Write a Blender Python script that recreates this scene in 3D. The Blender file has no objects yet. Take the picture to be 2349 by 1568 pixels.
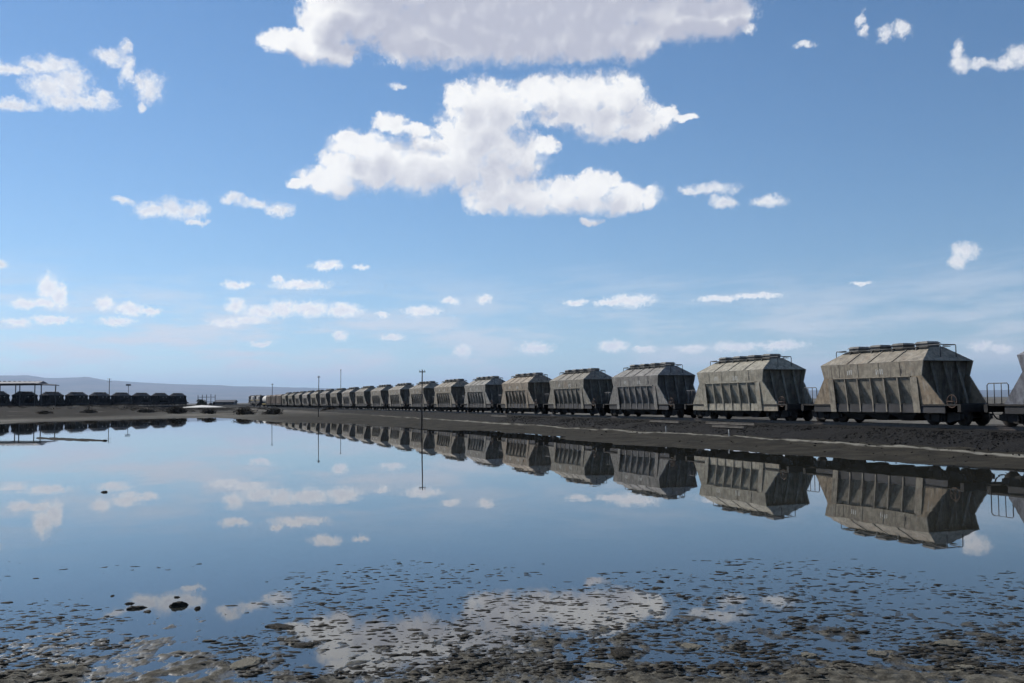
import bpy, bmesh, math, random
import numpy as np
from mathutils import Vector, Matrix

R = math.radians
scene = bpy.context.scene
COL = scene.collection
random.seed(7)

# ---------------------------------------------------------------- camera
CAM_H = 2.14
pitch, roll = R(3.52), R(0.467)
cam_data = bpy.data.cameras.new('camera')
cam_data.sensor_width = 36.0
cam_data.lens = 36.0 * 2200.0 / 2349.0
cam_data.clip_start = 0.1
cam_data.clip_end = 90000.0
cam = bpy.data.objects.new('camera', cam_data)
COL.objects.link(cam)
_r0 = Vector((1, 0, 0)); _u0 = Vector((0, -math.sin(pitch), math.cos(pitch))); _f = Vector((0, math.cos(pitch), math.sin(pitch)))
_xi = _r0 * math.cos(roll) - _u0 * math.sin(roll)
_yi = _r0 * math.sin(roll) + _u0 * math.cos(roll)
_m = Matrix((_xi, _yi, -_f)).transposed().to_4x4()
_m.translation = (0, 0, CAM_H)
cam.matrix_world = _m
scene.camera = cam

# ---------------------------------------------------------------- exposure
scene.view_settings.view_transform = 'Standard'
scene.view_settings.look = 'None'
scene.view_settings.exposure = 0.0
scene.view_settings.gamma = 1.0
scene.view_settings.use_curve_mapping = False
scene.render.engine = 'CYCLES'
cy = scene.cycles
cy.use_denoising = True
cy.max_bounces = 6
cy.diffuse_bounces = 2
cy.glossy_bounces = 4
cy.transparent_max_bounces = 12
cy.volume_bounces = 0
cy.use_adaptive_sampling = True
cy.adaptive_threshold = 0.03
cy.adaptive_min_samples = 8

# ---------------------------------------------------------------- sun
SUN_AZ, SUN_EL = R(-51.0), R(36.0)
sun_dir = Vector((math.sin(SUN_AZ) * math.cos(SUN_EL), math.cos(SUN_AZ) * math.cos(SUN_EL), math.sin(SUN_EL)))
sd = bpy.data.lights.new('sun', 'SUN')
sd.energy = 4.8
sd.angle = R(0.53)
sd.color = (1.0, 0.95, 0.87)
sun = bpy.data.objects.new('sun', sd)
sun.rotation_euler = sun_dir.to_track_quat('Z', 'Y').to_euler()
COL.objects.link(sun)

# ---------------------------------------------------------------- world: sky with cumulus clouds
world = bpy.data.worlds.new('World')
scene.world = world
world.use_nodes = True
wt = world.node_tree
wt.nodes.clear()

# cumulus lobes as (azimuth, elevation, half width, half height) in degrees
CL_T = [(-13.17,20.5,1.91,0.69),(-11.52,20.37,2.06,0.98),(-10.36,20.09,1.42,0.89),(-10.76,21.93,1.94,1.71),(-8.42,22.28,2.89,1.83),(-5.8,21.09,2.91,1.68),(-2.89,21.03,3.46,1.59),(0.83,21.14,4.51,1.64),(4.81,21.04,3.67,1.52),(7.44,20.7,1.82,1.17),(10.32,21.81,3.31,1.42),(12.88,21.72,1.88,1.25),(3.53,24.44,10.91,2.45),(-5.8,24.21,6.66,2.45),(11.39,23.78,4.04,1.56)]

CL_M = [(-12.49,12.67,0.96,0.37),(-10.72,12.91,2.18,0.89),(-9.7,13.69,1.67,1.24),(-9.83,14.92,1.08,0.93),(-8.42,14.72,1.56,1.04),(-8.16,13.85,2.86,1.54),(-5.56,13.91,3.41,1.55),(-2.93,14.06,3.43,1.55),(-1.87,15.19,2.91,2.11),(-2.91,17.78,1.11,1.02),(-1.59,17.78,1.38,1.17),(-2.13,16.18,2.12,2.09),(-0.54,16.92,1.85,1.71),(-0.29,14.43,2.64,1.62),(2.09,15.03,1.05,0.55),(-7.25,16.35,1.04,0.64),(-5.81,15.89,1.31,0.44),(1.33,18.01,1.19,0.97),(2.65,17.74,1.58,1.41),(4.49,17.45,1.97,1.58),(6.6,17.62,1.69,1.45),(6.05,16.29,2.34,1.1),(4.22,16.72,3.14,0.74),(8.14,16.33,1.55,0.93),(7.09,15.51,1.3,0.44),(9.44,16.58,0.72,0.44),(10.59,16.37,0.56,0.24),(-1.62,12.42,1.45,1.01),(-1.1,11.65,1.58,0.66),(1.27,11.89,2.5,0.92),(3.11,12.37,1.7,0.81),(5.08,12.52,1.62,0.96),(4.41,11.57,4.16,0.61),(6.77,11.89,1.55,0.86),(8.45,11.91,0.67,0.7),(4.79,10.6,0.68,0.26)]

CL_S = [(11.9,12.23,1.55,0.37),(10.89,12.11,0.89,0.22),(12.64,11.47,0.8,0.35),(15.24,11.3,0.98,0.37),(-28.05,17.47,1.26,0.32),(-26.69,17.84,1.07,0.35),(-25.73,17.97,0.78,0.57),(-26.14,16.81,1.19,0.88),(-24.95,17.07,0.99,1.11),(-25.48,16.22,1.31,0.49),(-27.8,15.71,1.47,0.31),(-24.28,16.22,1.22,0.36),(-23.24,16.47,0.63,0.54),(-22.98,18.76,0.95,0.38),(-22.24,19.26,0.37,0.45),(-22.13,18.19,0.46,0.77),(-21.53,17.46,0.41,0.46),(-20.95,17.33,0.84,0.82),(-21.35,16.32,0.32,0.37),(-22.29,11.18,0.63,0.28),(-20.8,10.78,0.93,0.53),(-19.64,10.94,0.99,0.67),(-18.59,10.9,0.86,0.49),(-18.46,10.28,0.81,0.19),(-16.32,11.63,0.73,0.37),(-14.97,11.42,0.99,0.35),(-13.73,11.13,0.9,0.4),(25.62,18.27,0.32,0.66),(25.64,17.61,0.56,0.44),(26.5,17.48,0.72,0.26),(27.66,17.41,0.83,0.39),(28.6,17.58,0.91,0.56),(20.48,20.67,0.19,0.49),(20.77,20.07,0.21,0.36),(21.8,19.75,0.37,0.44),(22.61,19.82,0.5,0.38),(14.37,20.94,0.45,0.32),(17.49,19.69,0.63,0.18),(-6.86,18.36,0.52,0.22),(25.45,7.78,0.64,0.56),(25.06,7.29,0.51,0.31),(-28.32,7.38,0.37,0.27)]

CL_B = [(-25.88,6.28,0.51,0.65),(-25.38,5.83,0.43,0.7),(-26.96,5.35,0.67,0.28),(-26.12,5.47,0.72,0.28),(-10.96,7.99,0.86,0.28),(-12.46,6.84,1.56,0.25),(-13.71,7.12,0.37,0.18),(-16.03,6.76,0.78,0.22),(-16.14,5.54,0.58,0.4),(-14.68,5.26,0.98,0.35),(-13.45,5.41,0.99,0.46),(-11.95,5.43,1.26,0.43),(-10.06,5.39,1.07,0.41),(-16.61,4.56,0.87,0.25),(-15.28,4.75,0.98,0.25),(-1.67,6.08,0.42,0.26),(-3.62,5.98,0.5,0.18),(-5.32,5.34,0.99,0.31),(-7.64,5.15,0.36,0.18),(7.06,5.86,1.34,0.39),(5.9,5.78,1.03,0.23),(3.82,5.82,0.68,0.18),(-10.19,3.88,0.46,0.26),(-8.92,7.86,0.46,0.13),(12.27,5.83,1.29,0.18),(14.26,5.92,1.46,0.18),(20.12,6.42,0.51,0.12),(-23.09,5.48,0.49,0.34),(-21.75,5.23,0.77,0.34),(-20.72,5.16,0.55,0.22),(-22.41,4.54,0.9,0.24),(-25.68,4.53,1.07,0.23),(-27.35,4.36,0.62,0.23),(1.44,3.09,0.99,0.36),(6.07,3.17,0.82,0.36),(7.91,2.98,0.66,0.21),(10.71,2.96,0.9,0.23),(13.2,2.99,1.23,0.28),(15.65,3.04,1.34,0.28),(26.08,2.7,0.46,0.28),(27.01,2.51,0.54,0.19),(-2.99,2.97,0.52,0.36),(-7.13,3.78,0.62,0.16),(-14.66,3.37,0.64,0.18)]

class NT:
    """small helper that adds nodes to one tree"""
    def __init__(self, tree): self.t = tree
    def put(self, sock, v):
        if isinstance(v, bpy.types.NodeSocket): self.t.links.new(v, sock)
        elif v is not None: sock.default_value = v
    def node(self, kind, **kw):
        n = self.t.nodes.new(kind)
        for k, v in kw.items(): setattr(n, k, v)
        return n
    def math(self, op, a, b=None, c=None, clamp=False):
        n = self.node('ShaderNodeMath', operation=op, use_clamp=clamp)
        for s, v in zip(n.inputs, (a, b, c)): self.put(s, v)
        return n.outputs[0]
    def vec(self, op, a, b=None, c=None):
        n = self.node('ShaderNodeVectorMath', operation=op)
        for s, v in zip(n.inputs, (a, b, c)): self.put(s, v)
        return n.outputs['Value'] if op in ('DOT_PRODUCT', 'LENGTH', 'DISTANCE') else n.outputs[0]
    def comb(self, x, y, z):
        n = self.node('ShaderNodeCombineXYZ')
        for s, v in zip(n.inputs, (x, y, z)): self.put(s, v)
        return n.outputs[0]
    def sep(self, v):
        n = self.node('ShaderNodeSeparateXYZ'); self.put(n.inputs[0], v)
        return n.outputs
    def noise(self, v, scale, detail=5.0, rough=0.55, dist=0.0, color=False):
        n = self.node('ShaderNodeTexNoise')
        if v is not None: self.put(n.inputs['Vector'], v)
        n.inputs['Scale'].default_value = scale; n.inputs['Detail'].default_value = detail
        n.inputs['Roughness'].default_value = rough; n.inputs['Distortion'].default_value = dist
        return n.outputs['Color' if color else 'Fac']
    def smooth(self, v, a, b, lo=0.0, hi=1.0, interp='SMOOTHSTEP'):
        n = self.node('ShaderNodeMapRange', interpolation_type=interp)
        for s, x in zip(n.inputs, (v, a, b, lo, hi)): self.put(s, x)
        return n.outputs[0]
    def mix(self, f, a, b, blend='MIX'):
        n = self.node('ShaderNodeMix', data_type='RGBA', blend_type=blend)
        self.put(n.inputs['Factor'], f)
        for s, v in ((n.inputs[6], a), (n.inputs[7], b)):
            if isinstance(v, (tuple, list)) and len(v) == 3: v = (*v, 1.0)
            self.put(s, v)
        return n.outputs[2]

def blob_group(name, blobs):
    """1 - distance to the nearest lobe; three lobes are handled per vector operation"""
    g = bpy.data.node_groups.new(name, 'ShaderNodeTree')
    for nm in ('Azimuth', 'Elevation'): g.interface.new_socket(nm, in_out='INPUT', socket_type='NodeSocketVector')
    g.interface.new_socket('Value', in_out='OUTPUT', socket_type='NodeSocketFloat')
    h = NT(g)
    gi = h.node('NodeGroupInput'); go = h.node('NodeGroupOutput')
    bl = list(blobs) + [blobs[-1]] * (-len(blobs) % 3)
    acc = None
    for i in range(0, len(bl), 3):
        t3 = bl[i:i + 3]
        ux = h.vec('MULTIPLY_ADD', gi.outputs[0], tuple(1 / q[2] for q in t3), tuple(-q[0] / q[2] for q in t3))
        uy = h.vec('MULTIPLY_ADD', gi.outputs[1], tuple(1 / q[3] for q in t3), tuple(-q[1] / q[3] for q in t3))
        q2 = h.vec('MULTIPLY_ADD', ux, ux, h.vec('MULTIPLY', uy, uy))
        acc = q2 if acc is None else h.vec('MINIMUM', acc, q2)
    x, y, z = h.sep(acc)
    h.put(go.inputs[0], h.math('SUBTRACT', 1.0, h.math('SQRT', h.math('MINIMUM', x, h.math('MINIMUM', y, z)))))
    return g

W = NT(wt)
gen = W.node('ShaderNodeTexCoord').outputs['Generated']
dirn = W.vec('NORMALIZE', gen)
dx, dy, dz = W.sep(dirn)
az = W.math('MULTIPLY', W.math('ARCTAN2', dx, dy), 57.29578)
el = W.math('MULTIPLY', W.math('ARCSINE', dz), 57.29578)
P = W.comb(az, el, 0.0)
sky = W.node('ShaderNodeTexSky', sky_type='NISHITA')
sky.sun_disc = False
sky.sun_elevation = SUN_EL
sky.sun_rotation = SUN_AZ
sky.altitude = 600.0
sky.air_density = 1.0
sky.dust_density = 0.05
sky.ozone_density = 2.2
SKY_STRENGTH = 0.108
W.put(sky.inputs[0], W.vec('MULTIPLY_ADD', dirn, (1.0, 1.0, 0.92), (0.0, 0.0, 0.035)))
hs = W.node('ShaderNodeHueSaturation'); hs.inputs['Saturation'].default_value = 1.14
W.put(hs.inputs['Color'], sky.outputs[0])

def noise2(v, scale, detail=5.0, rough=0.55, color=False):
    o = W.noise(v, scale, detail, rough, color=color); o.node.noise_dimensions = '2D'; return o

def cloud_layer(name, blobs, scale, amp, edge, off, shade, relief, seed, erode, deep=True):
    """lobes pushed about by turbulence; lit from the sun's side, grey where cloud lies between a spot and the sun"""
    g = blob_group(name, blobs)
    ps = W.vec('ADD', P, (seed * 17.3, seed * 5.1, 0.0))
    n = W.vec('MULTIPLY_ADD', noise2(ps, scale, 6.0, 0.66, color=True), (amp * 1.25, amp, 0), (-0.5 * amp * 1.25, -0.5 * amp, 0))
    wx, wy, _ = W.sep(W.vec('ADD', n, P))
    def field(ox, oy):
        gn = W.node('ShaderNodeGroup'); gn.node_tree = g
        ax = W.math('ADD', wx, ox); ay = W.math('ADD', wy, oy)
        W.put(gn.inputs[0], W.comb(ax, ax, ax)); W.put(gn.inputs[1], W.comb(ay, ay, ay))
        return gn.outputs[0]
    bil = noise2(ps, scale * 3.5, 6.0, 0.70)
    D0 = field(0.0, 0.0)
    D = W.math('MULTIPLY_ADD', W.math('SUBTRACT', bil, 0.5), erode, D0)
    D2 = field(off[0], off[1]) if deep else D0
    # the undersides fray into thin air, the tops stay crisp
    hi = W.math('MULTIPLY_ADD', W.math('MAXIMUM', D2, 0.0), edge[2], edge[1]) if deep else edge[1] + 0.4 * edge[2]
    r0 = noise2(W.vec('ADD', n, ps), scale * 1.5, 2.0, 0.5)
    if deep:   # some stretches of the rim are torn and thin, others billow
        hi = W.math('ADD', hi, W.math('MULTIPLY', W.smooth(r0, 0.42, 0.68, 0.0, 0.5), W.smooth(el, 18.8, 20.4, 1.0, 0.15)))
    alpha = W.smooth(D, edge[0], hi)
    rel = noise2(W.vec('ADD', W.vec('ADD', n, ps), (off[0] * relief, off[1] * relief, 0)), scale * 1.5, 2.0, 0.5)
    emb = W.math('MULTIPLY', W.math('SUBTRACT', r0, rel), shade[2])
    sh = W.math('MULTIPLY', W.smooth(W.math('MULTIPLY_ADD', W.math('SUBTRACT', r0, 0.5), 0.35, D2), shade[0], shade[1]), shade[4])
    lit = W.math('SUBTRACT', W.math('ADD', shade[3], emb), sh, clamp=True)
    return alpha, lit

def bg(color, strength=1.0):
    b = W.node('ShaderNodeBackground'); W.put(b.inputs[0], color); b.inputs[1].default_value = strength
    return b.outputs[0]
def mixs(f, a, b):
    m = W.node('ShaderNodeMixShader'); W.put(m.inputs[0], f)
    wt.links.new(a, m.inputs[1]); wt.links.new(b, m.inputs[2])
    return m.outputs[0]
def put_layer(cur, layer, op, dark, light):
    a, l = layer
    return mixs(W.math('MULTIPLY', a, op), cur, bg(W.mix(l, dark, light)))

def skyc(): return bg(hs.outputs[0], SKY_STRENGTH)
cur = skyc()
# low in the sky, seen through the most air: a thin veil, faint streaks and rows of small cumulus
vn = noise2(W.vec('MULTIPLY', P, (0.14, 0.75, 1.0)), 1.0, 5.0, 0.62)
veil = W.math('MULTIPLY', W.smooth(vn, 0.36, 0.70), W.math('MULTIPLY', W.smooth(el, 0.2, 1.8), W.smooth(el, 8.5, 3.5)))
cur = mixs(W.math('MULTIPLY', veil, W.smooth(az, 4.0, -12.0, 0.58, 0.9)), cur, bg((0.82, 0.84, 0.90, 1)))
cirn = noise2(W.vec('MULTIPLY_ADD', P, (0.1, 1.1, 1.0), W.comb(0.0, W.math('MULTIPLY', az, -0.13), 0.0)), 0.9, 3.0, 0.55)
cir = W.math('MULTIPLY', W.smooth(cirn, 0.5, 0.85), W.math('MULTIPLY', W.smooth(el, 3.5, 5.5), W.smooth(el, 9.0, 6.5)))
cur = mixs(W.math('MULTIPLY', cir, 0.34), cur, bg((0.66, 0.76, 0.88, 1)))
# the rest of the dome carries the same kind of scattered cumulus
plane = W.vec('DIVIDE', dirn, W.comb(W.math('MAXIMUM', dz, 0.06), W.math('MAXIMUM', dz, 0.06), 1.0))
gn = noise2(plane, 1.1, 5.0, 0.58)
gn2 = noise2(W.vec('ADD', plane, (-0.06, 0.04, 0.0)), 1.1, 3.0, 0.55)
outside = W.math('MAXIMUM', W.smooth(el, 26.5, 28.5), W.smooth(W.math('ABSOLUTE', az), 31.0, 34.0))
gal = W.math('MULTIPLY', W.math('MULTIPLY', W.smooth(gn, 0.55, 0.66), W.smooth(dz, 0.02, 0.12)), outside)
glit = W.math('SUBTRACT', 0.85, W.math('MULTIPLY', W.math('SUBTRACT', gn2, 0.55), 3.0), clamp=True)
cur = mixs(gal, cur, bg(W.mix(glit, (0.55, 0.57, 0.68), (0.97, 0.97, 0.98))))
cur = put_layer(cur, cloud_layer('low_clouds', CL_B, 1.3, 0.62, (-0.45, 0.50, 0.4), (-0.15, 0.22), (-0.1, 1.2, 0.8, 1.0, 0.7), 0.7, 1, 1.3, False), 1.0, (0.76, 0.79, 0.87), (1.08, 1.08, 1.08))
cur = put_layer(cur, cloud_layer('small_clouds', CL_S, 0.75, 1.0, (-0.34, 0.62, 0.35), (-0.22, 0.42), (0.0, 1.5, 1.0, 1.0, 0.7), 0.6, 2, 1.15, False), 0.92, (0.60, 0.64, 0.76), (0.98, 0.98, 0.98))
thick = W.smooth(el, 18.6, 20.6, 0.60, 1.0)
reach = W.smooth(el, 18.6, 20.6, 0.85, 0.55)
BIG = [(a_, e_, ra * 1.10, re * 1.12) for a_, e_, ra, re in CL_M] + [(a_, e_, ra * 1.05, re * 1.05) for a_, e_, ra, re in CL_T]
BIG += [(2.0, 25.5, 15.0, 4.8), (1.0, 22.6, 11.5, 2.0), (-1.0, 13.0, 1.9, 1.4), (0.6, 12.4, 1.6, 0.9)]
cur = put_layer(cur, cloud_layer('main_clouds', BIG, 0.62, 1.0, (-0.12, 0.22, 0.26), (-0.85, 1.15), (-0.05, reach, 0.55, 1.0, thick), 0.5, 3, 0.60), 1.0, (0.52, 0.54, 0.64), (1.0, 1.0, 1.0))
wo = W.node('ShaderNodeOutputWorld')
wt.links.new(cur, wo.inputs[0])
world.cycles.sampling_method = 'MANUAL'
world.cycles.sample_map_resolution = 512

# ================================================================= helpers
def tag(o, label=None, cat=None, group=None, kind=None):
    if label: o['label'] = label
    if cat: o['category'] = cat
    if group: o['group'] = group
    if kind: o['kind'] = kind
    return o

class MB:
    """collects simple shapes and links them as ONE mesh object"""
    def __init__(self): self.v = []; self.f = []; self.sm = []
    def add(self, vs, fs, smooth=False):
        b = len(self.v); self.v += [tuple(p) for p in vs]
        self.f += [tuple(b + i for i in f) for f in fs]; self.sm += [smooth] * len(fs)
        return self
    def hexa(self, p):  # eight corners: bottom ring 0-3, top ring 4-7
        return self.add(p, [(3, 2, 1, 0), (4, 5, 6, 7), (0, 1, 5, 4), (1, 2, 6, 5), (2, 3, 7, 6), (3, 0, 4, 7)])
    def box(self, x0, x1, y0, y1, z0, z1):
        return self.hexa([(x0, y0, z0), (x1, y0, z0), (x1, y1, z0), (x0, y1, z0), (x0, y0, z1), (x1, y0, z1), (x1, y1, z1), (x0, y1, z1)])
    def prism(self, pts, off):  # closed polygon of 3-D points extruded by a vector
        n = len(pts); q = [tuple(a + b for a, b in zip(p, off)) for p in pts]
        return self.add(list(pts) + q, [tuple(range(n))[::-1], tuple(range(n, 2 * n))] + [(i, (i + 1) % n, n + (i + 1) % n, n + i) for i in range(n)])
    def tube(self, pts, r, n=6, r1=None):
        pts = [Vector(p) for p in pts]; rings = []
        for i, p in enumerate(pts):
            d = (pts[min(i + 1, len(pts) - 1)] - pts[max(i - 1, 0)]).normalized()
            u = d.orthogonal().normalized() if i == 0 else (rings[-1][1] - d * rings[-1][1].dot(d)).normalized()
            w = d.cross(u); rr = r if r1 is None else r + (r1 - r) * i / (len(pts) - 1)
            rings.append(([p + (u * math.cos(2 * math.pi * k / n) + w * math.sin(2 * math.pi * k / n)) * rr for k in range(n)], u))
        vs = [q for ring, _ in rings for q in ring]
        fs = [(i * n + k, i * n + (k + 1) % n, (i + 1) * n + (k + 1) % n, (i + 1) * n + k) for i in range(len(pts) - 1) for k in range(n)]
        fs += [tuple(range(n))[::-1], tuple(range((len(pts) - 1) * n, len(pts) * n))]
        return self.add(vs, fs, True)
    def disc(self, c, axis, r, t, n=20):
        c = Vector(c); a = Vector(axis).normalized()
        return self.tube([c - a * t / 2, c + a * t / 2], r, n)
    def ring(self, c, axis, r, t, n=18, m=6):
        c = Vector(c); a = Vector(axis).normalized(); u = a.orthogonal().normalized(); w = a.cross(u); vs = []
        for i in range(n):
            th = 2 * math.pi * i / n; e = u * math.cos(th) + w * math.sin(th)
            for k in range(m):
                ph = 2 * math.pi * k / m
                vs.append(c + e * (r + t * math.cos(ph)) + a * (t * math.sin(ph)))
        return self.add(vs, [(i * m + k, ((i + 1) % n) * m + k, ((i + 1) % n) * m + (k + 1) % m, i * m + (k + 1) % m) for i in range(n) for k in range(m)], True)
    def mesh(self, name, mat):
        me = bpy.data.meshes.new(name); me.from_pydata(self.v, [], self.f)
        me.polygons.foreach_set('use_smooth', self.sm)
        me.materials.append(mat)
        bm = bmesh.new(); bm.from_mesh(me); bmesh.ops.recalc_face_normals(bm, faces=bm.faces); bm.to_mesh(me); bm.free()
        return me
    def build(self, name, mat, parent=None):
        o = bpy.data.objects.new(name, self.mesh(name, mat)); COL.objects.link(o)
        if parent: o.parent = parent
        return o

def empty(name, loc=(0, 0, 0), rz=0.0):
    o = bpy.data.objects.new(name, None); COL.objects.link(o)
    o.location = loc; o.rotation_euler = (0, 0, rz); o.empty_display_size = 0.5
    return o

def grid_mesh(name, X, Y, Z, mat, attrs=None, smooth=True):
    """X, Y, Z are (n, m) arrays"""
    n, m = X.shape
    co = np.stack([X, Y, Z], -1).reshape(-1, 3).astype(np.float32)
    i = np.arange(n * m).reshape(n, m)
    q = np.stack([i[:-1, :-1], i[1:, :-1], i[1:, 1:], i[:-1, 1:]], -1).reshape(-1, 4).astype(np.int32)
    me = bpy.data.meshes.new(name)
    me.vertices.add(len(co)); me.vertices.foreach_set('co', co.ravel())
    me.loops.add(q.size); me.loops.foreach_set('vertex_index', q.ravel())
    me.polygons.add(len(q)); me.polygons.foreach_set('loop_start', np.arange(0, q.size, 4, dtype=np.int32))
    me.polygons.foreach_set('use_smooth', np.full(len(q), smooth))
    for k, v in (attrs or {}).items():
        a = me.attributes.new(k, 'FLOAT', 'POINT'); a.data.foreach_set('value', v.ravel().astype(np.float32))
    me.update(calc_edges=True); me.materials.append(mat)
    o = bpy.data.objects.new(name, me); COL.objects.link(o)
    return o

def soup_mesh(name, V, F, mat):
    """V (k, 3) vertices, F (m, 3 or 4) faces as arrays"""
    me = bpy.data.meshes.new(name); nf, c = F.shape
    me.vertices.add(len(V)); me.vertices.foreach_set('co', V.astype(np.float32).ravel())
    me.loops.add(F.size); me.loops.foreach_set('vertex_index', F.astype(np.int32).ravel())
    me.polygons.add(nf); me.polygons.foreach_set('loop_start', np.arange(0, F.size, c, dtype=np.int32))
    me.update(calc_edges=True); me.materials.append(mat)
    return me

_rng = np.random.default_rng(5)
_tab = _rng.random(65536)
def vnoise(x, y, seed=0):
    xi = np.floor(x).astype(np.int64); yi = np.floor(y).astype(np.int64)
    fx = x - xi; fy = y - yi; fx = fx * fx * (3 - 2 * fx); fy = fy * fy * (3 - 2 * fy)
    h = lambda a, b: _tab[(a * 7349 + b * 15731 + seed * 911 + (a * b) % 8191) & 65535]
    return (h(xi, yi) * (1 - fx) + h(xi + 1, yi) * fx) * (1 - fy) + (h(xi, yi + 1) * (1 - fx) + h(xi + 1, yi + 1) * fx) * fy
def fbm(x, y, oct=4, seed=0, gain=0.5):
    s = 0; a = 1; t = 0
    for k in range(oct):
        ca, sa = math.cos(0.7 * k + seed), math.sin(0.7 * k + seed)
        s = s + a * vnoise((x * ca - y * sa) * 2 ** k + 31.7 * k, (x * sa + y * ca) * 2 ** k + 17.3 * k, seed + k); t += a; a *= gain
    return s / t
def sstep(x, a, b):
    t = np.clip((x - a) / (b - a), 0, 1); return t * t * (3 - 2 * t)

# ================================================================= lie of the track
TH = R(20.7)                                   # the track runs this far left of straight ahead
TD = Vector((-math.sin(TH), math.cos(TH), 0))  # along the track
TN = Vector((math.cos(TH), math.sin(TH), 0))   # away from the lake
TP = 33.3                                      # distance of the track's middle line
RAIL_Z = 0.90
def trk(p, s, z=0.0):
    v = TN * p + TD * s; return Vector((v.x, v.y, z))


# ================================================================= materials
def material(name):
    m = bpy.data.materials.new(name); m.use_nodes = True
    t = NT(m.node_tree); b = m.node_tree.nodes['Principled BSDF']
    return m, t, b
def bump(t, b, height, strength, dist):
    n = t.node('ShaderNodeBump'); t.put(n.inputs['Height'], height)
    n.inputs['Strength'].default_value = strength; n.inputs['Distance'].default_value = dist
    t.put(b.inputs['Normal'], n.outputs[0])

def simple(name, col, rough=0.7, var=0.35, scale=3.0, metal=0.0):
    m, t, b = material(name)
    co = t.node('ShaderNodeTexCoord').outputs['Object']
    n = t.noise(co, scale, 5.0, 0.6)
    c = t.mix(t.smooth(n, 0.3, 0.7), tuple(x * (1 - var) for x in col), tuple(min(1, x * (1 + var)) for x in col))
    t.put(b.inputs['Base Color'], c); b.inputs['Roughness'].default_value = rough; b.inputs['Metallic'].default_value = metal
    return m

def wagon_paint(name, dust=1.0):
    """weathered grey paint: the wagon's own colour, grime, rust streaks running down, pale soda dust"""
    m, t, b = material(name)
    oi = t.node('ShaderNodeObjectInfo')
    co = t.node('ShaderNodeTexCoord').outputs['Object']
    sh = t.vec('MULTIPLY_ADD', t.comb(oi.outputs['Random'], oi.outputs['Random'], oi.outputs['Random']), (37.0, 11.0, 5.0), co)
    big = t.noise(sh, 0.9, 4.0, 0.6)
    mid = t.noise(sh, 3.2, 6.0, 0.65)
    st = t.noise(t.vec('MULTIPLY', sh, (7.0, 7.0, 0.7)), 1.0, 5.0, 0.6)
    base = t.mix(t.smooth(mid, 0.3, 0.72), t.mix(1.0, oi.outputs['Color'], (0.62, 0.60, 0.58), 'MULTIPLY'), t.mix(1.0, oi.outputs['Color'], (1.22, 1.20, 1.14), 'MULTIPLY'))
    base = t.mix(t.math('MULTIPLY', t.smooth(st, 0.55, 0.72), 0.5), base, (0.36, 0.355, 0.33))
    base = t.mix(t.math('MULTIPLY', t.smooth(st, 0.47, 0.28), 0.65), base, (0.055, 0.052, 0.048))
    rust = t.math('MULTIPLY', t.smooth(big, 0.54, 0.7), t.smooth(mid, 0.35, 0.6))
    base = t.mix(t.math('MULTIPLY', rust, 0.42), base, (0.19, 0.105, 0.06))
    t.put(b.inputs['Base Color'], base)
    b.inputs['Roughness'].default_value = 0.78
    b.inputs['Specular IOR Level'].default_value = 0.25
    bump(t, b, mid, 0.25, 0.02)
    return m

M_PAINT = wagon_paint('weathered_wagon_paint')
M_UNDER = simple('grimy_underframe_steel', (0.016, 0.014, 0.013), 0.85, 0.5)
M_SILL = simple('dark_sill_steel', (0.03, 0.03, 0.034), 0.8, 0.5, 1.2)
M_HATCH = simple('roof_hatch_steel', (0.12, 0.115, 0.105), 0.8, 0.5, 2.0)
M_RAILING = simple('railing_steel', (0.05, 0.05, 0.055), 0.6, 0.3)
M_WHEEL = simple('wheel_steel', (0.03, 0.024, 0.02), 0.6, 0.4, 4.0)
M_HANDWHEEL = simple('rusty_hand_wheel', (0.062, 0.034, 0.022), 0.8, 0.4, 6.0)
M_MARK_LIGHT = simple('pale_stencil_paint', (0.55, 0.55, 0.52), 0.8, 0.3, 9.0)
M_MARK_DARK = simple('dark_stencil_paint', (0.03, 0.03, 0.035), 0.8, 0.3, 9.0)
M_RUST = simple('rusty_brown_sheet', (0.085, 0.06, 0.045), 0.85, 0.4, 1.0)
M_LOCO = simple('dark_brown_locomotive_paint', (0.035, 0.028, 0.028), 0.6, 0.3)
M_YELLOW = simple('faded_yellow_paint', (0.24, 0.17, 0.03), 0.7, 0.3)
M_WHITE = simple('dirty_white_paint', (0.5, 0.5, 0.48), 0.7, 0.2)
M_GLASS = simple('dark_cab_glass', (0.35, 0.40, 0.45), 0.15, 0.1)
M_RAIL = simple('rail_steel', (0.05, 0.04, 0.035), 0.5, 0.3)
M_SLEEPER = simple('sleeper_steel', (0.035, 0.03, 0.027), 0.85, 0.4)
M_POLE = simple('weathered_pole_wood', (0.055, 0.048, 0.043), 0.85, 0.4, 2.0)
M_INSUL = simple('porcelain_insulator', (0.3, 0.3, 0.3), 0.4, 0.2)
M_TANK = simple('pale_tank_paint', (0.42, 0.41, 0.38), 0.7, 0.3)

def stone_mat(name, cols, scale, rough=0.9):
    m, t, b = material(name)
    co = t.node('ShaderNodeTexCoord').outputs['Object']
    n = t.noise(co, scale, 6.0, 0.6); n2 = t.noise(co, scale * 5, 4.0, 0.6)
    c = t.mix(t.smooth(n, 0.3, 0.7), cols[0], cols[1])
    c = t.mix(t.math('MULTIPLY', t.smooth(n2, 0.5, 0.75), 0.6), c, cols[2])
    t.put(b.inputs['Base Color'], c); b.inputs['Roughness'].default_value = rough; b.inputs['Specular IOR Level'].default_value = 0.08
    bump(t, b, n2, 0.5, 0.02)
    return m

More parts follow.
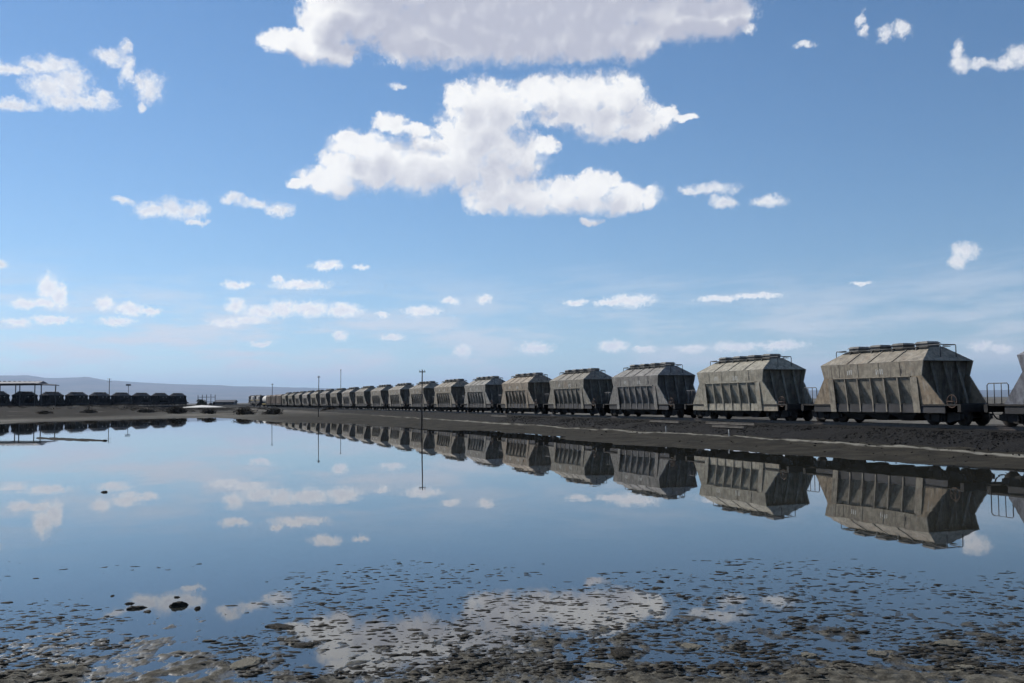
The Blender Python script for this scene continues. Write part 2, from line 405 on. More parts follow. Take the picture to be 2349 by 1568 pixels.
def ballast_mat():
    m, t, b = material('dark_ballast_gravel')
    co = t.node('ShaderNodeNewGeometry').outputs['Position']
    vo = t.node('ShaderNodeTexVoronoi'); t.put(vo.inputs['Vector'], co); vo.inputs['Scale'].default_value = 13.0
    n = t.noise(co, 0.5, 5.0, 0.6); n2 = t.noise(co, 9.0, 5.0, 0.65)
    c = t.mix(t.sep(vo.outputs['Color'])[0], (0.004, 0.004, 0.0045), (0.019, 0.0185, 0.0185))
    c = t.mix(t.smooth(n, 0.45, 0.7), c, t.mix(n2, (0.006, 0.006, 0.0055), (0.018, 0.017, 0.0155)))
    t.put(b.inputs['Base Color'], c); b.inputs['Roughness'].default_value = 0.95
    b.inputs['Specular IOR Level'].default_value = 0.15
    bump(t, b, t.math('ADD', vo.outputs['Distance'], t.math('MULTIPLY', n2, 0.6)), 0.7, 0.035)
    return m
M_BALLAST = ballast_mat()
M_STONE = stone_mat('ballast_stone', ((0.007, 0.007, 0.0075), (0.024, 0.0235, 0.023), (0.07, 0.067, 0.061)), 0.9)

def ground_mat():
    """dry soil, dark lake mud near the water, salt crust along the old shoreline, scrubby brown patches"""
    m, t, b = material('lake_flat_soil')
    pos = t.node('ShaderNodeNewGeometry').outputs['Position']
    z = t.sep(pos)[2]
    at = lambda k: t.node('ShaderNodeAttribute', attribute_name=k).outputs['Fac']
    crust, scrub, near = at('crust'), at('scrub'), at('near')
    n0 = t.noise(pos, 0.07, 5.0, 0.6); n1 = t.noise(pos, 0.9, 6.0, 0.62); n2 = t.noise(pos, 9.0, 6.0, 0.65); n3 = t.noise(pos, 45.0, 4.0, 0.6)
    soil = t.mix(t.smooth(n1, 0.3, 0.7), (0.045, 0.041, 0.035), (0.11, 0.101, 0.086))
    soil = t.mix(t.smooth(n0, 0.4, 0.62), soil, (0.16, 0.15, 0.128))
    mud = t.mix(t.smooth(n2, 0.3, 0.7), (0.04, 0.038, 0.033), (0.125, 0.118, 0.10))
    mud = t.mix(t.math('MULTIPLY', t.smooth(n1, 0.5, 0.7), 0.4), mud, (0.075, 0.08, 0.06))
    hz = t.math('ADD', z, t.math('MULTIPLY', t.math('SUBTRACT', n1, 0.5), 0.12))
    col = t.mix(t.smooth(hz, 0.03, 0.2), mud, soil)
    dk = t.mix(t.smooth(n1, 0.35, 0.68), t.mix(n2, (0.014, 0.0132, 0.011), (0.034, 0.031, 0.025)), (0.045, 0.041, 0.032))
    col = t.mix(at('shore'), col, dk)
    nearc = t.mix(t.smooth(n2, 0.35, 0.7), (0.042, 0.039, 0.032), (0.14, 0.131, 0.107))
    nearc = t.mix(t.math('MULTIPLY', t.smooth(n3, 0.55, 0.75), 0.6), nearc, (0.27, 0.245, 0.18))
    wetness = t.smooth(t.math('ADD', z, t.math('MULTIPLY', t.math('SUBTRACT', n2, 0.5), 0.012)), 0.014, 0.001)
    nearc = t.mix(t.math('MULTIPLY', t.smooth(n1, 0.48, 0.62), 0.25), nearc, t.mix(n2, (0.05, 0.04, 0.026), (0.10, 0.078, 0.05)))
    nearc = t.mix(wetness, nearc, (0.028, 0.0265, 0.020))
    col = t.mix(near, col, nearc)
    sc = t.math('MULTIPLY', scrub, t.smooth(t.noise(pos, 0.16, 6.0, 0.65), 0.28, 0.43))
    col = t.mix(sc, col, t.mix(n2, (0.006, 0.005, 0.0035), (0.020, 0.016, 0.011)))
    along = t.vec('DOT_PRODUCT', pos, tuple(TD)); across = t.vec('DOT_PRODUCT', pos, tuple(TN))
    wob = t.math('MULTIPLY_ADD', t.math('SUBTRACT', t.noise(pos, 0.08, 3.0, 0.6), 0.5), 1.3, t.math('SUBTRACT', across, 27.35))
    wob = t.math('MULTIPLY_ADD', t.math('SUBTRACT', n1, 0.5), 0.5, wob)
    line = t.math('MULTIPLY', t.smooth(t.math('ABSOLUTE', wob), 0.42, 0.16), t.smooth(along, 150.0, 95.0))
    cr = t.math('MULTIPLY', line, t.smooth(t.noise(pos, 1.6, 6.0, 0.7), 0.30, 0.55))
    col = t.mix(cr, col, t.mix(n2, (0.15, 0.142, 0.12), (0.30, 0.285, 0.24)))
    t.put(b.inputs['Base Color'], col)
    t.put(b.inputs['Roughness'], t.math('SUBTRACT', 0.95, t.math('MULTIPLY', wetness, t.math('MULTIPLY', near, 0.62))))
    t.put(b.inputs['Specular IOR Level'], t.math('MULTIPLY_ADD', t.math('MULTIPLY', near, wetness), 0.4, 0.06))
    bump(t, b, t.math('ADD', n2, t.math('MULTIPLY', n3, 0.4)), 0.8, 0.025)
    return m
M_GROUND = ground_mat()

def water_mat():
    m, t, b = material('still_soda_water')
    pos = t.node('ShaderNodeNewGeometry').outputs['Position']
    n = t.noise(pos, 0.12, 4.0, 0.6)
    t.put(b.inputs['Base Color'], t.mix(n, (0.020, 0.022, 0.020), (0.034, 0.034, 0.028)))
    b.inputs['Roughness'].default_value = 0.012
    b.inputs['IOR'].default_value = 1.58
    # faint breath of wind, tiny slopes only
    w = t.noise(t.vec('MULTIPLY', pos, (1.0, 0.6, 1.0)), 1.3, 3.0, 0.5)
    bump(t, b, t.math('MULTIPLY', w, t.smooth(n, 0.4, 0.65, 0.4, 1.6)), 0.03, 0.03)
    return m
M_WATER = water_mat()

def hill_mat():
    m, t, b = material('dry_rift_hills')
    pos = t.node('ShaderNodeNewGeometry').outputs['Position']
    n = t.noise(pos, 0.0012, 7.0, 0.6)
    t.put(b.inputs['Base Color'], t.mix(t.smooth(n, 0.35, 0.65), (0.045, 0.05, 0.035), (0.12, 0.10, 0.075)))
    b.inputs['Roughness'].default_value = 1.0
    return m
M_HILL = hill_mat()
M_CRUSTPILE = stone_mat('white_soda_ash', ((0.62, 0.60, 0.55), (0.78, 0.76, 0.72), (0.5, 0.48, 0.44)), 0.3)
M_CLOD = stone_mat('dried_mud_crust', ((0.10, 0.092, 0.072), (0.20, 0.185, 0.145), (0.34, 0.315, 0.245)), 9.0)
M_BANK = stone_mat('black_lake_mud', ((0.006, 0.006, 0.005), (0.014, 0.013, 0.011), (0.024, 0.022, 0.018)), 4.0)
M_CLOD_WET = stone_mat('wet_dark_mud', ((0.014, 0.0125, 0.0095), (0.04, 0.0345, 0.0255), (0.075, 0.066, 0.05)), 8.0, 0.75)
def leaf_mat(name, a, b_):
    m, t, b = material(name)
    co = t.node('ShaderNodeTexCoord').outputs['Object']
    t.put(b.inputs['Base Color'], t.mix(t.smooth(t.noise(co, 2.5, 4.0, 0.6), 0.3, 0.7), a, b_))
    b.inputs['Roughness'].default_value = 0.9
    return m
M_LEAF = leaf_mat('dry_brown_scrub_leaves', (0.02, 0.016, 0.010), (0.055, 0.041, 0.026))
M_LEAF_G = leaf_mat('dusty_green_leaves', (0.02, 0.03, 0.016), (0.05, 0.06, 0.03))
M_TWIG = simple('scrub_twigs', (0.06, 0.045, 0.032), 0.9)
M_ROOF = simple('dark_sheet_roof', (0.03, 0.032, 0.045), 0.6, 0.3, 1.5)
M_ROOF_L = simple('worn_roof_sheet', (0.12, 0.12, 0.14), 0.6, 0.3, 1.5)

# ================================================================= large structure
S0 = Vector((-122.2, 220.6, 0)); SD = Vector((2.05, 9.4, 0)).normalized(); SN = Vector((SD.y, -SD.x, 0))   # siding on the far shore
S_RAIL = 1.55

LAKE = np.array([(24.5, 3.0), (21.5, 9.5), (14.9, 27.9), (10.1, 36.0), (5.3, 47.7), (2.7, 54.9), (-1.7, 66.9), (-7.5, 74.5), (-13.0, 88.0), (-16.9, 96.0), (-21.0, 101.5),
                 (-26.0, 104.5), (-30.0, 113.0), (-35.0, 126.0), (-42.0, 138.0), (-49.0, 148.0), (-56.0, 145.0), (-59.0, 138.0), (-60.2, 127.0), (-60.5, 113.0), (-65.0, 105.0), (-95.0, 95.0), (-150.0, 70.0), (-165.0, 20.0), (-150.0, 3.0)])
def lake_sd(x, y):
    """signed distance to the shoreline, positive on land"""
    d = np.full(x.shape, 1e9); ins = np.zeros(x.shape, bool); n = len(LAKE)
    for i in range(n):
        ax, ay = LAKE[i]; bx, by = LAKE[(i + 1) % n]
        ex, ey = bx - ax, by - ay
        t = np.clip(((x - ax) * ex + (y - ay) * ey) / (ex * ex + ey * ey), 0, 1)
        d = np.minimum(d, (x - ax - t * ex) ** 2 + (y - ay - t * ey) ** 2)
        c = (ay > y) != (by > y)
        ins ^= c & (x < ex * (y - ay) / (ey if ey else 1e-9) + ax)
    return np.sqrt(d) * np.where(ins, -1, 1)

def ground_h(x, y):
    """ground height over the water line and the masks used by its material"""
    d = lake_sd(x, y)
    d = d + (fbm(x * 0.16, y * 0.16, 4, 3) - 0.5) * np.clip(y - 15, 0, 40) / 40 * 5.0 + (fbm(x * 0.9, y * 0.9, 3, 9) - 0.5) * 0.9
    p = x * TN.x + y * TN.y; s = x * TD.x + y * TD.y
    land = 0.04 * np.clip(d, 0, 5) + 0.012 * np.clip(d - 5, 0, 14)
    land = land + (fbm(x * 0.8, y * 0.8, 4, 4) - 0.45) * 0.09 * np.clip(d, 0, 2)
    sl = (x - S0.x) * SN.x + (y - S0.y) * SN.y
    rise = 1.25 - np.clip(np.abs(sl - 4) - 5, 0, 200) / 95 * 1.15
    wleft = sstep(y, 95, 125) * sstep(p, 8, -8)
    land = np.where(d > 0, land + wleft * np.clip(rise, 0, 2) * np.clip(d / 45, 0, 1), land)
    far = sstep(np.hypot(x, y), 420, 1200); land = land * (1 - far) + 0.25 * far
    cw = 0.20 + 0.10 * fbm(s * 0.05, s * 0.0, 2, 6)
    cl = np.exp(-((p - 27.3 - (fbm(s * 0.03, s * 0, 2, 8) - 0.5) * 0.8) / cw) ** 2) * sstep(s, 150, 90)
    land = land + cl * 0.05
    bed = -0.30 * np.clip(-d / 6, 0, 1)
    h = np.where(d > 0, land, bed)
    # the muddy near shore
    ramp = np.interp(y, [0, 4, 6.2, 7.2, 8.0, 9.2, 11.0, 12.6, 15.0, 22.0], [0.30, 0.14, 0.052, 0.017, -0.001, -0.009, -0.019, -0.029, -0.050, -0.30])
    ramp = ramp + (fbm(x * 0.30 + 3, y * 0.30, 2, 21) - 0.5) * 0.022 + 0.004 * sstep(x, -1.5, 1.5)
    a = fbm(x * 3.0, y * 2.0, 4, 12, 0.6) - 0.5
    b2 = fbm(x * 10.0, y * 6.0, 3, 15, 0.6) - 0.5
    ridg = 1 - np.abs(2 * fbm(x * 1.4, y * 1.4, 3, 18) - 1)
    c3 = fbm(x * 26.0, y * 15.0, 2, 27, 0.6) - 0.5
    mudh = ramp - 0.003 + a * 0.036 + b2 * 0.034 + c3 * 0.020 + np.clip(ridg - 0.88, 0, 1) * 0.16 * sstep(y, 9.5, 7.0)
    near = sstep(y, 20, 14) * sstep(np.abs(x), 60, 40)
    h = h * (1 - near) + np.minimum(mudh, 0.5) * near
    scrub = wleft * sstep(d, 1, 9) * sstep(np.hypot(x, y), 800, 500) + 0.55 * sstep(p, 26, 20) * sstep(y, 100, 130) * sstep(d, 8, 22) * (1 - wleft)
    shore = sstep(p, 10, 16) * sstep(p, TP + 3, TP) * sstep(s, 190, 120)
    return h, cl, scrub, near, shore

def build_ground():
    ang = np.concatenate([np.arange(-180, -36, 4.0), np.arange(-36, 36, 0.15), np.arange(36, 180.1, 4.0)])
    rad = np.concatenate([np.linspace(0.4, 6.4, 13), np.arange(6.5, 14, 0.026), np.arange(14, 30, 0.16), np.arange(30, 130, 0.55), np.arange(130, 420, 3.0), np.geomspace(420, 40000, 60)])
    A, Rr = np.meshgrid(np.radians(ang), rad, indexing='ij')
    X = Rr * np.sin(A); Y = Rr * np.cos(A)
    Z, cr, sc, ne, sh = ground_h(X, Y)
    o = grid_mesh('ground', X, Y, Z, M_GROUND, {'crust': cr, 'scrub': sc, 'near': ne, 'shore': sh})
    tag(o, kind='structure')
    return o
build_ground()

wm = MB(); wm.add([(-200, -5, 0), (40, -5, 0), (40, 190, 0), (-200, 190, 0)], [(0, 1, 2, 3)])
tag(wm.build('water', M_WATER), kind='structure')

# distant hills: a long dry escarpment, highest on the left
def build_hills():
    prof = [(-60, 1.5), (-40, 1.7), (-33, 1.95), (-28.1, 1.79), (-26.9, 1.82), (-26.0, 1.63), (-25.0, 1.61), (-23.9, 1.68), (-22.8, 1.44), (-21.0, 1.30), (-18.9, 1.22), (-16.8, 1.14), (-11.5, 0.97), (-7.1, 0.81), (-2, 0.70), (8.4, 0.61), (20.5, 0.48), (26.3, 0.41), (40, 0.5), (60, 0.7)]
    a = np.arange(-60, 60.01, 0.2); pe = np.interp(a, [q[0] for q in prof], [q[1] for q in prof])
    dist = 24000.0; t = np.linspace(0, 1, 26)
    A, T = np.meshgrid(np.radians(a), t, indexing='ij')
    D = dist * (0.62 + 0.52 * T)
    X = D * np.sin(A); Y = D * np.cos(A)
    top = np.tan(np.radians(pe))[:, None] * dist
    shape = np.clip(np.sin(np.clip(T / 0.73, 0, 2) * math.pi / 2), 0, 1) ** 1.3
    nz = fbm(X * 0.0006, Y * 0.0006, 5, 2)
    Z = top * shape * (0.72 + 0.30 * nz * 1.25 * (1 - 0.55 * T)) - 6
    tag(grid_mesh('hills', X, Y, Z, M_HILL), kind='structure')
build_hills()

# the air between here and the hills
hz = MB().box(-42000, 42000, -42000, 42000, -8.0, 900.0).build('haze', bpy.data.materials.new('thin_valley_haze'))
hm = hz.data.materials[0]; hm.use_nodes = True; hm.node_tree.nodes.clear()
_v = hm.node_tree.nodes.new('ShaderNodeVolumePrincipled'); _o = hm.node_tree.nodes.new('ShaderNodeOutputMaterial')
_v.inputs['Color'].default_value = (0.52, 0.70, 1.0, 1); _v.inputs['Density'].default_value = 0.000042; _v.inputs['Anisotropy'].default_value = 0.2
hm.node_tree.links.new(_v.outputs[0], _o.inputs['Volume'])
tag(hz, kind='stuff')

# ballast bed under the long train
def build_ballast(name, origin, dvec, nvec, prof, s_list, mat):
    P_ = np.array([q[0] for q in prof]); H_ = np.array([q[1] for q in prof])
    pp = np.concatenate([np.linspace(P_[i], P_[i + 1], 7)[:-1] for i in range(len(P_) - 1)] + [P_[-1:]])
    hh = np.interp(pp, P_, H_)
    S_, PP = np.meshgrid(s_list, pp, indexing='ij')
    X = origin[0] + dvec.x * S_ + nvec.x * PP; Y = origin[1] + dvec.y * S_ + nvec.y * PP
    edge = np.minimum(PP - P_[0], P_[-1] - PP)
    Z = hh[None, :] + (fbm(X * 2.4, Y * 2.4, 4, 11) - 0.5) * 0.09 * np.clip(edge, 0, 0.6) / 0.6 + (fbm(X * 0.35, Y * 0.35, 3, 14) - 0.5) * 0.2 * np.clip(edge, 0, 1) * (np.abs(PP - (P_[0] + P_[-1]) / 2) > 1.6)
    return tag(grid_mesh(name, X, Y, Z, mat), kind='structure')
s_main = np.concatenate([np.arange(-25, 90, 0.3), np.arange(90, 470, 1.5)])
build_ballast('ballast_bed', (0, 0), TD, TN, [(TP - 5.4, 0.14), (TP - 4.6, 0.27), (TP - 1.75, 0.70), (TP - 1.2, 0.765), (TP + 1.2, 0.765), (TP + 1.8, 0.70), (TP + 4.0, 0.30), (TP + 5.0, 0.14)], s_main, M_BALLAST)
build_ballast('siding_ballast_bed', (S0.x, S0.y), SD, SN, [(-4.0, 0.9), (-1.7, 1.33), (-1.1, 1.41), (1.1, 1.41), (1.7, 1.33), (4.0, 0.9)], np.arange(-45, 130, 1.5), M_BALLAST)

def build_track(name, place, z, s0, s1, n_sl):
    tr = tag(empty(name, place(0, s0, 0)), kind='structure')
    for g in (-0.53, 0.53):
        mb = MB(); k = 40
        for i in range(k):
            a = place(g, s0 + (s1 - s0) * i / k, 0); b = place(g, s0 + (s1 - s0) * (i + 1) / k, 0); w = (place(1, 0, 0) - place(0, 0, 0)).normalized()
            for (h0, h1, ww) in ((-0.14, -0.125, 0.055), (-0.126, -0.035, 0.011), (-0.036, 0.0, 0.033)):
                mb.hexa([(a - w * ww) + Vector((0, 0, z + h0)), (a + w * ww) + Vector((0, 0, z + h0)), (b + w * ww) + Vector((0, 0, z + h0)), (b - w * ww) + Vector((0, 0, z + h0)),
                         (a - w * ww) + Vector((0, 0, z + h1)), (a + w * ww) + Vector((0, 0, z + h1)), (b + w * ww) + Vector((0, 0, z + h1)), (b - w * ww) + Vector((0, 0, z + h1))])
        r = mb.build('rail', M_RAIL); r.parent = tr; r.matrix_parent_inverse = Matrix.Translation(-tr.location)
    mb = MB(); step = (s1 - s0) / n_sl
    for i in range(n_sl):
        c = place(0, s0 + (i + 0.5) * step, 0); w = (place(1, 0, 0) - place(0, 0, 0)).normalized(); d = Vector((-w.y, w.x, 0))
        q = [c + w * (sx * 0.98) + d * (sy * 0.11) for sx, sy in ((-1, -1), (1, -1), (1, 1), (-1, 1))]
        mb.hexa([v + Vector((0, 0, z - 0.24)) for v in q] + [v + Vector((0, 0, z - 0.145)) for v in q])
    s = tag(mb.build('sleepers', M_SLEEPER), kind='stuff'); s.parent = tr; s.matrix_parent_inverse = Matrix.Translation(-tr.location)
build_track('railway_track', lambda p, s, z: trk(TP + p, s, z), RAIL_Z, -25, 455, 640)
build_track('siding_track', lambda p, s, z: S0 + SN * p + SD * s + Vector((0, 0, z)), S_RAIL, -45, 128, 230)

# loose stones lying on the slope of the ballast and on the mud strip
def build_stones():
    ico = bmesh.new(); bmesh.ops.create_icosphere(ico, subdivisions=1, radius=1.0)
    base = np.array([v.co[:] for v in ico.verts]); faces = np.array([[v.index for v in f.verts] for f in ico.faces]); ico.free()
    n = 9000; g = np.random.default_rng(3)
    s = 8 + 75 * g.random(n) ** 1.5
    p = TP - 1.6 - np.abs(g.normal(0, 1.7, n)); p = np.where(g.random(n) < 0.03, TP - 5 - g.random(n) * 4.5, p)
    hh = np.interp(p, [TP - 12, TP - 9, TP - 5.4, TP - 4.6, TP - 1.75], [0.02, 0.12, 0.22, 0.27, 0.70])
    r = 0.016 + 0.034 * g.random(n) ** 3
    jit = 1 + (g.random((n, len(base), 3)) - 0.5) * 0.7
    V = base[None] * jit * r[:, None, None] * np.array([1.25, 1.0, 0.75])
    V[:, :, 0] += (TN.x * p + TD.x * s)[:, None]; V[:, :, 1] += (TN.y * p + TD.y * s)[:, None]; V[:, :, 2] += hh[:, None] + 0.01
    F = (faces[None] + (np.arange(n) * len(base))[:, None, None]).reshape(-1, 3)
    o = bpy.data.objects.new('loose_stones', soup_mesh('loose_stones', V.reshape(-1, 3), F, M_STONE)); COL.objects.link(o)
    tag(o, 'loose grey stones strewn over the embankment slope', 'stones', kind='stuff')
build_stones()

# ================================================================= trains
def copy_tree(o, parent=None, color=None):
    c = o.copy(); COL.objects.link(c); c.parent = parent
    if parent is not None: c.matrix_parent_inverse = Matrix.Identity(4)
    if color: c.color = color
    for ch in list(o.children): copy_tree(ch, c, color)
    return c
def paint(o, color):
    o.color = color
    for ch in o.children: paint(ch, color)

def make_bogie(root, bx, wb=0.86):
    bg = MB()
    for s in (-1, 1):   # side frames with axle boxes and springs
        y = s * 0.76
        bg.prism([(bx - wb - 0.28, y - 0.05, 0.30), (bx - wb - 0.28, y - 0.05, 0.50), (bx - 0.45, y - 0.05, 0.60), (bx + 0.45, y - 0.05, 0.60), (bx + wb + 0.28, y - 0.05, 0.50), (bx + wb + 0.28, y - 0.05, 0.30), (bx + 0.34, y - 0.05, 0.14), (bx - 0.34, y - 0.05, 0.14)], (0, 0.10, 0))
        for a in (-1, 1): bg.box(bx + a * wb - 0.13, bx + a * wb + 0.13, y - 0.10, y + 0.10, 0.24, 0.50)
        for a in (-0.16, 0, 0.16): bg.tube([(bx + a, y + s * 0.07, 0.2), (bx + a, y + s * 0.07, 0.5)], 0.06, 8)
    bg.box(bx - 0.2, bx + 0.2, -0.72, 0.72, 0.42, 0.60)
    b = bg.build('bogie', M_UNDER, root)
    for a in (-1, 1):
        for s in (-1, 1):
            w = MB(); w.disc((bx + a * wb, s * 0.53, 0.37), (0, 1, 0), 0.37, 0.11, 22); w.disc((bx + a * wb, s * 0.465, 0.37), (0, 1, 0), 0.40, 0.03, 22)
            w.build('wheel', M_WHEEL, b)
        ax = MB(); ax.tube([(bx + a * wb, -0.5, 0.37), (bx + a * wb, 0.5, 0.37)], 0.07, 8); ax.build('axle', M_UNDER, b)

def make_hopper(k=1.0, paint_mat=M_PAINT, sill_mat=M_SILL, mark=0):
    """bogie covered hopper; x runs along it, k shortens the body"""
    r = empty('hopper_wagon')
    RX, BX, WX, EX = 2.8 * k, 3.45 * k, 3.28 * k, 4.35 * k     # ridge, belt, waist, end of the flared side
    BAY = 2.65 * k
    # roof: four slopes under a narrow flat ridge
    m = MB(); t = [(-RX, -0.42, 3.50), (RX, -0.42, 3.50), (RX, 0.42, 3.50), (-RX, 0.42, 3.50)]; b = [(-BX, -1.46, 2.86), (BX, -1.46, 2.86), (BX, 1.46, 2.86), (-BX, 1.46, 2.86)]
    m.hexa(b + t); rf = m.build('roof', paint_mat, r)
    for s in (-1, 1):   # pressed seams running down the roof sheets
        for x in (-1.55 * k, 0.02, 1.5 * k):
            q = MB(); q.prism([(x - 0.03, s * 0.43, 3.495), (x + 0.03, s * 0.43, 3.495), (x + 0.03, s * 1.45, 2.868), (x - 0.03, s * 1.45, 2.868)], (0, s * 0.015, 0.03)); q.build('roof_seam', paint_mat, rf)
    # upper band below the belt
    m = MB(); m.hexa([(-WX, -1.40, 2.20), (WX, -1.40, 2.20), (WX, 1.40, 2.20), (-WX, 1.40, 2.20), (-BX, -1.455, 2.855), (BX, -1.455, 2.855), (BX, 1.455, 2.855), (-BX, 1.455, 2.855)])
    m2 = MB()
    # keep only the side sheets of the band: the ends are recessed
    for s in (-1, 1):
        m2.prism([(-WX, s * 1.40, 2.20), (WX, s * 1.40, 2.20), (BX, s * 1.455, 2.858), (-BX, s * 1.455, 2.858)], (0, -s * 0.05, 0))
    m2.build('upper_side', paint_mat, r)
    for s in (-1, 1):
        m = MB(); m.box(-BAY + 0.06, BAY - 0.06, min(s * 1.37, s * 1.415), max(s * 1.37, s * 1.415), 2.16, 2.20); m.build('side_lip', paint_mat, r)
    for s in (-1, 1):   # weld seams of the upper side sheets
        for x in (-2.0 * k, -0.65 * k, 0.75 * k, 2.1 * k):
            q = MB(); q.prism([(x - 0.018, s * 1.402, 2.205), (x + 0.018, s * 1.402, 2.205), (x + 0.018, s * 1.456, 2.85), (x - 0.018, s * 1.456, 2.85)], (0, s * 0.012, 0)); q.build('weld_seam', paint_mat, r)
    # inner hopper: slopes in at the sides and at the ends
    m = MB(); tx, wx_, bx_ = 3.05 * k, 2.95 * k, 2.80 * k
    rg = lambda x, y, z: [(-x, -y, z), (x, -y, z), (x, y, z), (-x, y, z)]
    m.hexa(rg(bx_, 0.88, 0.66) + rg(wx_, 1.365, 2.185)); m.hexa(rg(wx_, 1.365, 2.186) + rg(tx, 1.37, 2.84))
    m.build('hopper_slope', paint_mat, r)
    for s in (-1, 1):
        # flared end panels leaning in towards the sill
        for e in (-1, 1):
            m = MB()
            m.prism([(e * BAY, s * 1.395, 2.20), (e * WX, s * 1.395, 2.20), (e * EX, s * 1.22, 0.93), (e * (BAY + 0.02), s * 1.22, 0.93)], (0, -s * 0.06, 0))
            m.build('end_panel', paint_mat, r)
            m = MB()   # stout pillar between the bays and the flared panel
            m.prism([(e * (BAY - 0.06), s * 1.415, 2.15), (e * (BAY + 0.34), s * 1.415, 2.15), (e * (BAY + 0.34), s * 1.245, 0.55), (e * (BAY - 0.06), s * 1.245, 0.55)], (0, -s * 0.015, 0))
            m.build('pillar', paint_mat, r)
        n = 6
        for i in range(1, n):   # ribs between the six bays
            x = -BAY + 2 * BAY * i / n
            m = MB(); m.prism([(x - 0.035, s * 1.40, 2.16), (x - 0.035, s * 1.25, 0.955), (x - 0.035, s * 1.23, 0.58), (x - 0.035, s * 1.215, 0.58), (x - 0.035, s * 1.215, 0.955), (x - 0.035, s * 0.93, 0.955), (x - 0.035, s * 1.30, 2.16)], (0.07, 0, 0)); m.build('rib', paint_mat, r)
        m = MB(); m.box(-EX, EX, min(s * 1.12, s * 1.20), max(s * 1.12, s * 1.20), 0.55, 0.93); m.box(-EX, EX, min(s * 1.1, s * 1.208), max(s * 1.1, s * 1.208), 0.915, 0.95)
        m.build('side_sill', sill_mat, r)
    for e in (-1, 1):   # end sheet and posts under the overhang
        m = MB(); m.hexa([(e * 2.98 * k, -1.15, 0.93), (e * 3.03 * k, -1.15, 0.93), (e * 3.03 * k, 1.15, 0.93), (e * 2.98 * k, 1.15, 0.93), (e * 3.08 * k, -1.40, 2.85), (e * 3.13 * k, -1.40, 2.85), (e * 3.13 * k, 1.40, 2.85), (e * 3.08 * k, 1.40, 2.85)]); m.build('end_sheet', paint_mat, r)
        for y in (-0.75, 0.0, 0.75):
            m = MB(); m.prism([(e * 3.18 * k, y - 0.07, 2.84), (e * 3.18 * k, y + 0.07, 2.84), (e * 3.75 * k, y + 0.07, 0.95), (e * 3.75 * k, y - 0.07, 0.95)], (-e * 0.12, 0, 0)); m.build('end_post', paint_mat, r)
        # platform at the end of the underframe
        m = MB(); m.box(min(e * 2.9 * k, e * 5.25 * k), max(e * 2.9 * k, e * 5.25 * k), -1.25, 1.25, 0.86, 0.93); m.box(min(e * 5.12 * k, e * 5.3 * k), max(e * 5.12 * k, e * 5.3 * k), -1.28, 1.28, 0.60, 0.92)
        m.build('end_platform', M_UNDER, r)
        m = MB(); m.box(min(e * 5.28 * k, e * (5.3 * k + 0.42)), max(e * 5.28 * k, e * (5.3 * k + 0.42)), -0.09, 0.09, 0.66, 0.86); m.box(min(e * (5.3 * k + 0.36), e * (5.3 * k + 0.62)), max(e * (5.3 * k + 0.36), e * (5.3 * k + 0.62)), -0.15, 0.15, 0.62, 0.90); m.build('coupler', M_UNDER, r)
        m = MB(); hx = 5.3 * k
        m.tube([(e * hx, -0.42, 0.64), (e * (hx + 0.1), -0.42, 0.46), (e * (hx + 0.26), -0.42, 0.30), (e * (hx + 0.5), -0.42, 0.24), (e * (hx + 0.64), -0.42, 0.28)], 0.03, 6); m.build('air_hose', M_UNDER, r)
        m = MB()   # running board brackets at the ends of the roof
        for y in (-0.45, 0.45): m.tube([(e * (RX - 0.1), y, 3.58), (e * (BX - 0.05), y, 3.58), (e * (BX + 0.0), y, 3.52), (e * (BX + 0.0), y, 3.02)], 0.022, 6)
        m.tube([(e * (BX - 0.02), -0.45, 3.58), (e * (BX - 0.02), 0.45, 3.58)], 0.022, 6)
        m.build('roof_handrail', M_RAILING, r)
    m = MB(); m.box(-5.2 * k, 5.2 * k, -0.17, 0.17, 0.58, 0.86); m.build('centre_sill', M_UNDER, r)
    for s in (-1, 1):
        m = MB(); m.box(-RX - 0.15, RX + 0.15, min(s * 0.45, s * 0.66), max(s * 0.45, s * 0.66), 3.515, 3.54)
        for x in (-2.2 * k, -0.7 * k, 0.7 * k, 2.2 * k): m.box(x - 0.03, x + 0.03, min(s * 0.5, s * 0.64), max(s * 0.5, s * 0.64), 3.36, 3.516)
        m.build('running_board', M_HATCH, r)
    for i in range(4):
        x = (-2.25 + 1.5 * i) * k
        m = MB(); m.box(x - 0.34, x + 0.34, -0.36, 0.36, 3.50, 3.68); h = m.build('hatch', M_HATCH, r)
        m = MB(); m.hexa([(x - 0.43, -0.42, 3.68), (x + 0.43, -0.42, 3.68), (x + 0.43, 0.42, 3.68), (x - 0.43, 0.42, 3.68), (x - 0.30, -0.3, 3.78), (x + 0.30, -0.3, 3.78), (x + 0.30, 0.3, 3.78), (x - 0.30, 0.3, 3.78)]); m.build('lid', M_HATCH, h)
    for i in range(3):  # discharge chutes
        x = (-1.62 + 1.62 * i) * k
        m = MB(); m.box(x - 0.84 * k, x + 0.84 * k, -1.0, 1.0, 0.46, 0.60); m.hexa([(x - 0.30, -0.75, 0.17), (x + 0.30, -0.75, 0.17), (x + 0.30, 0.75, 0.17), (x - 0.30, 0.75, 0.17), (x - 0.84 * k, -0.98, 0.47), (x + 0.84 * k, -0.98, 0.47), (x + 0.84 * k, 0.98, 0.47), (x - 0.84 * k, 0.98, 0.47)])
        m.build('discharge_chute', M_UNDER, r)
    make_bogie(r, 3.85 * k); make_bogie(r, -3.85 * k)
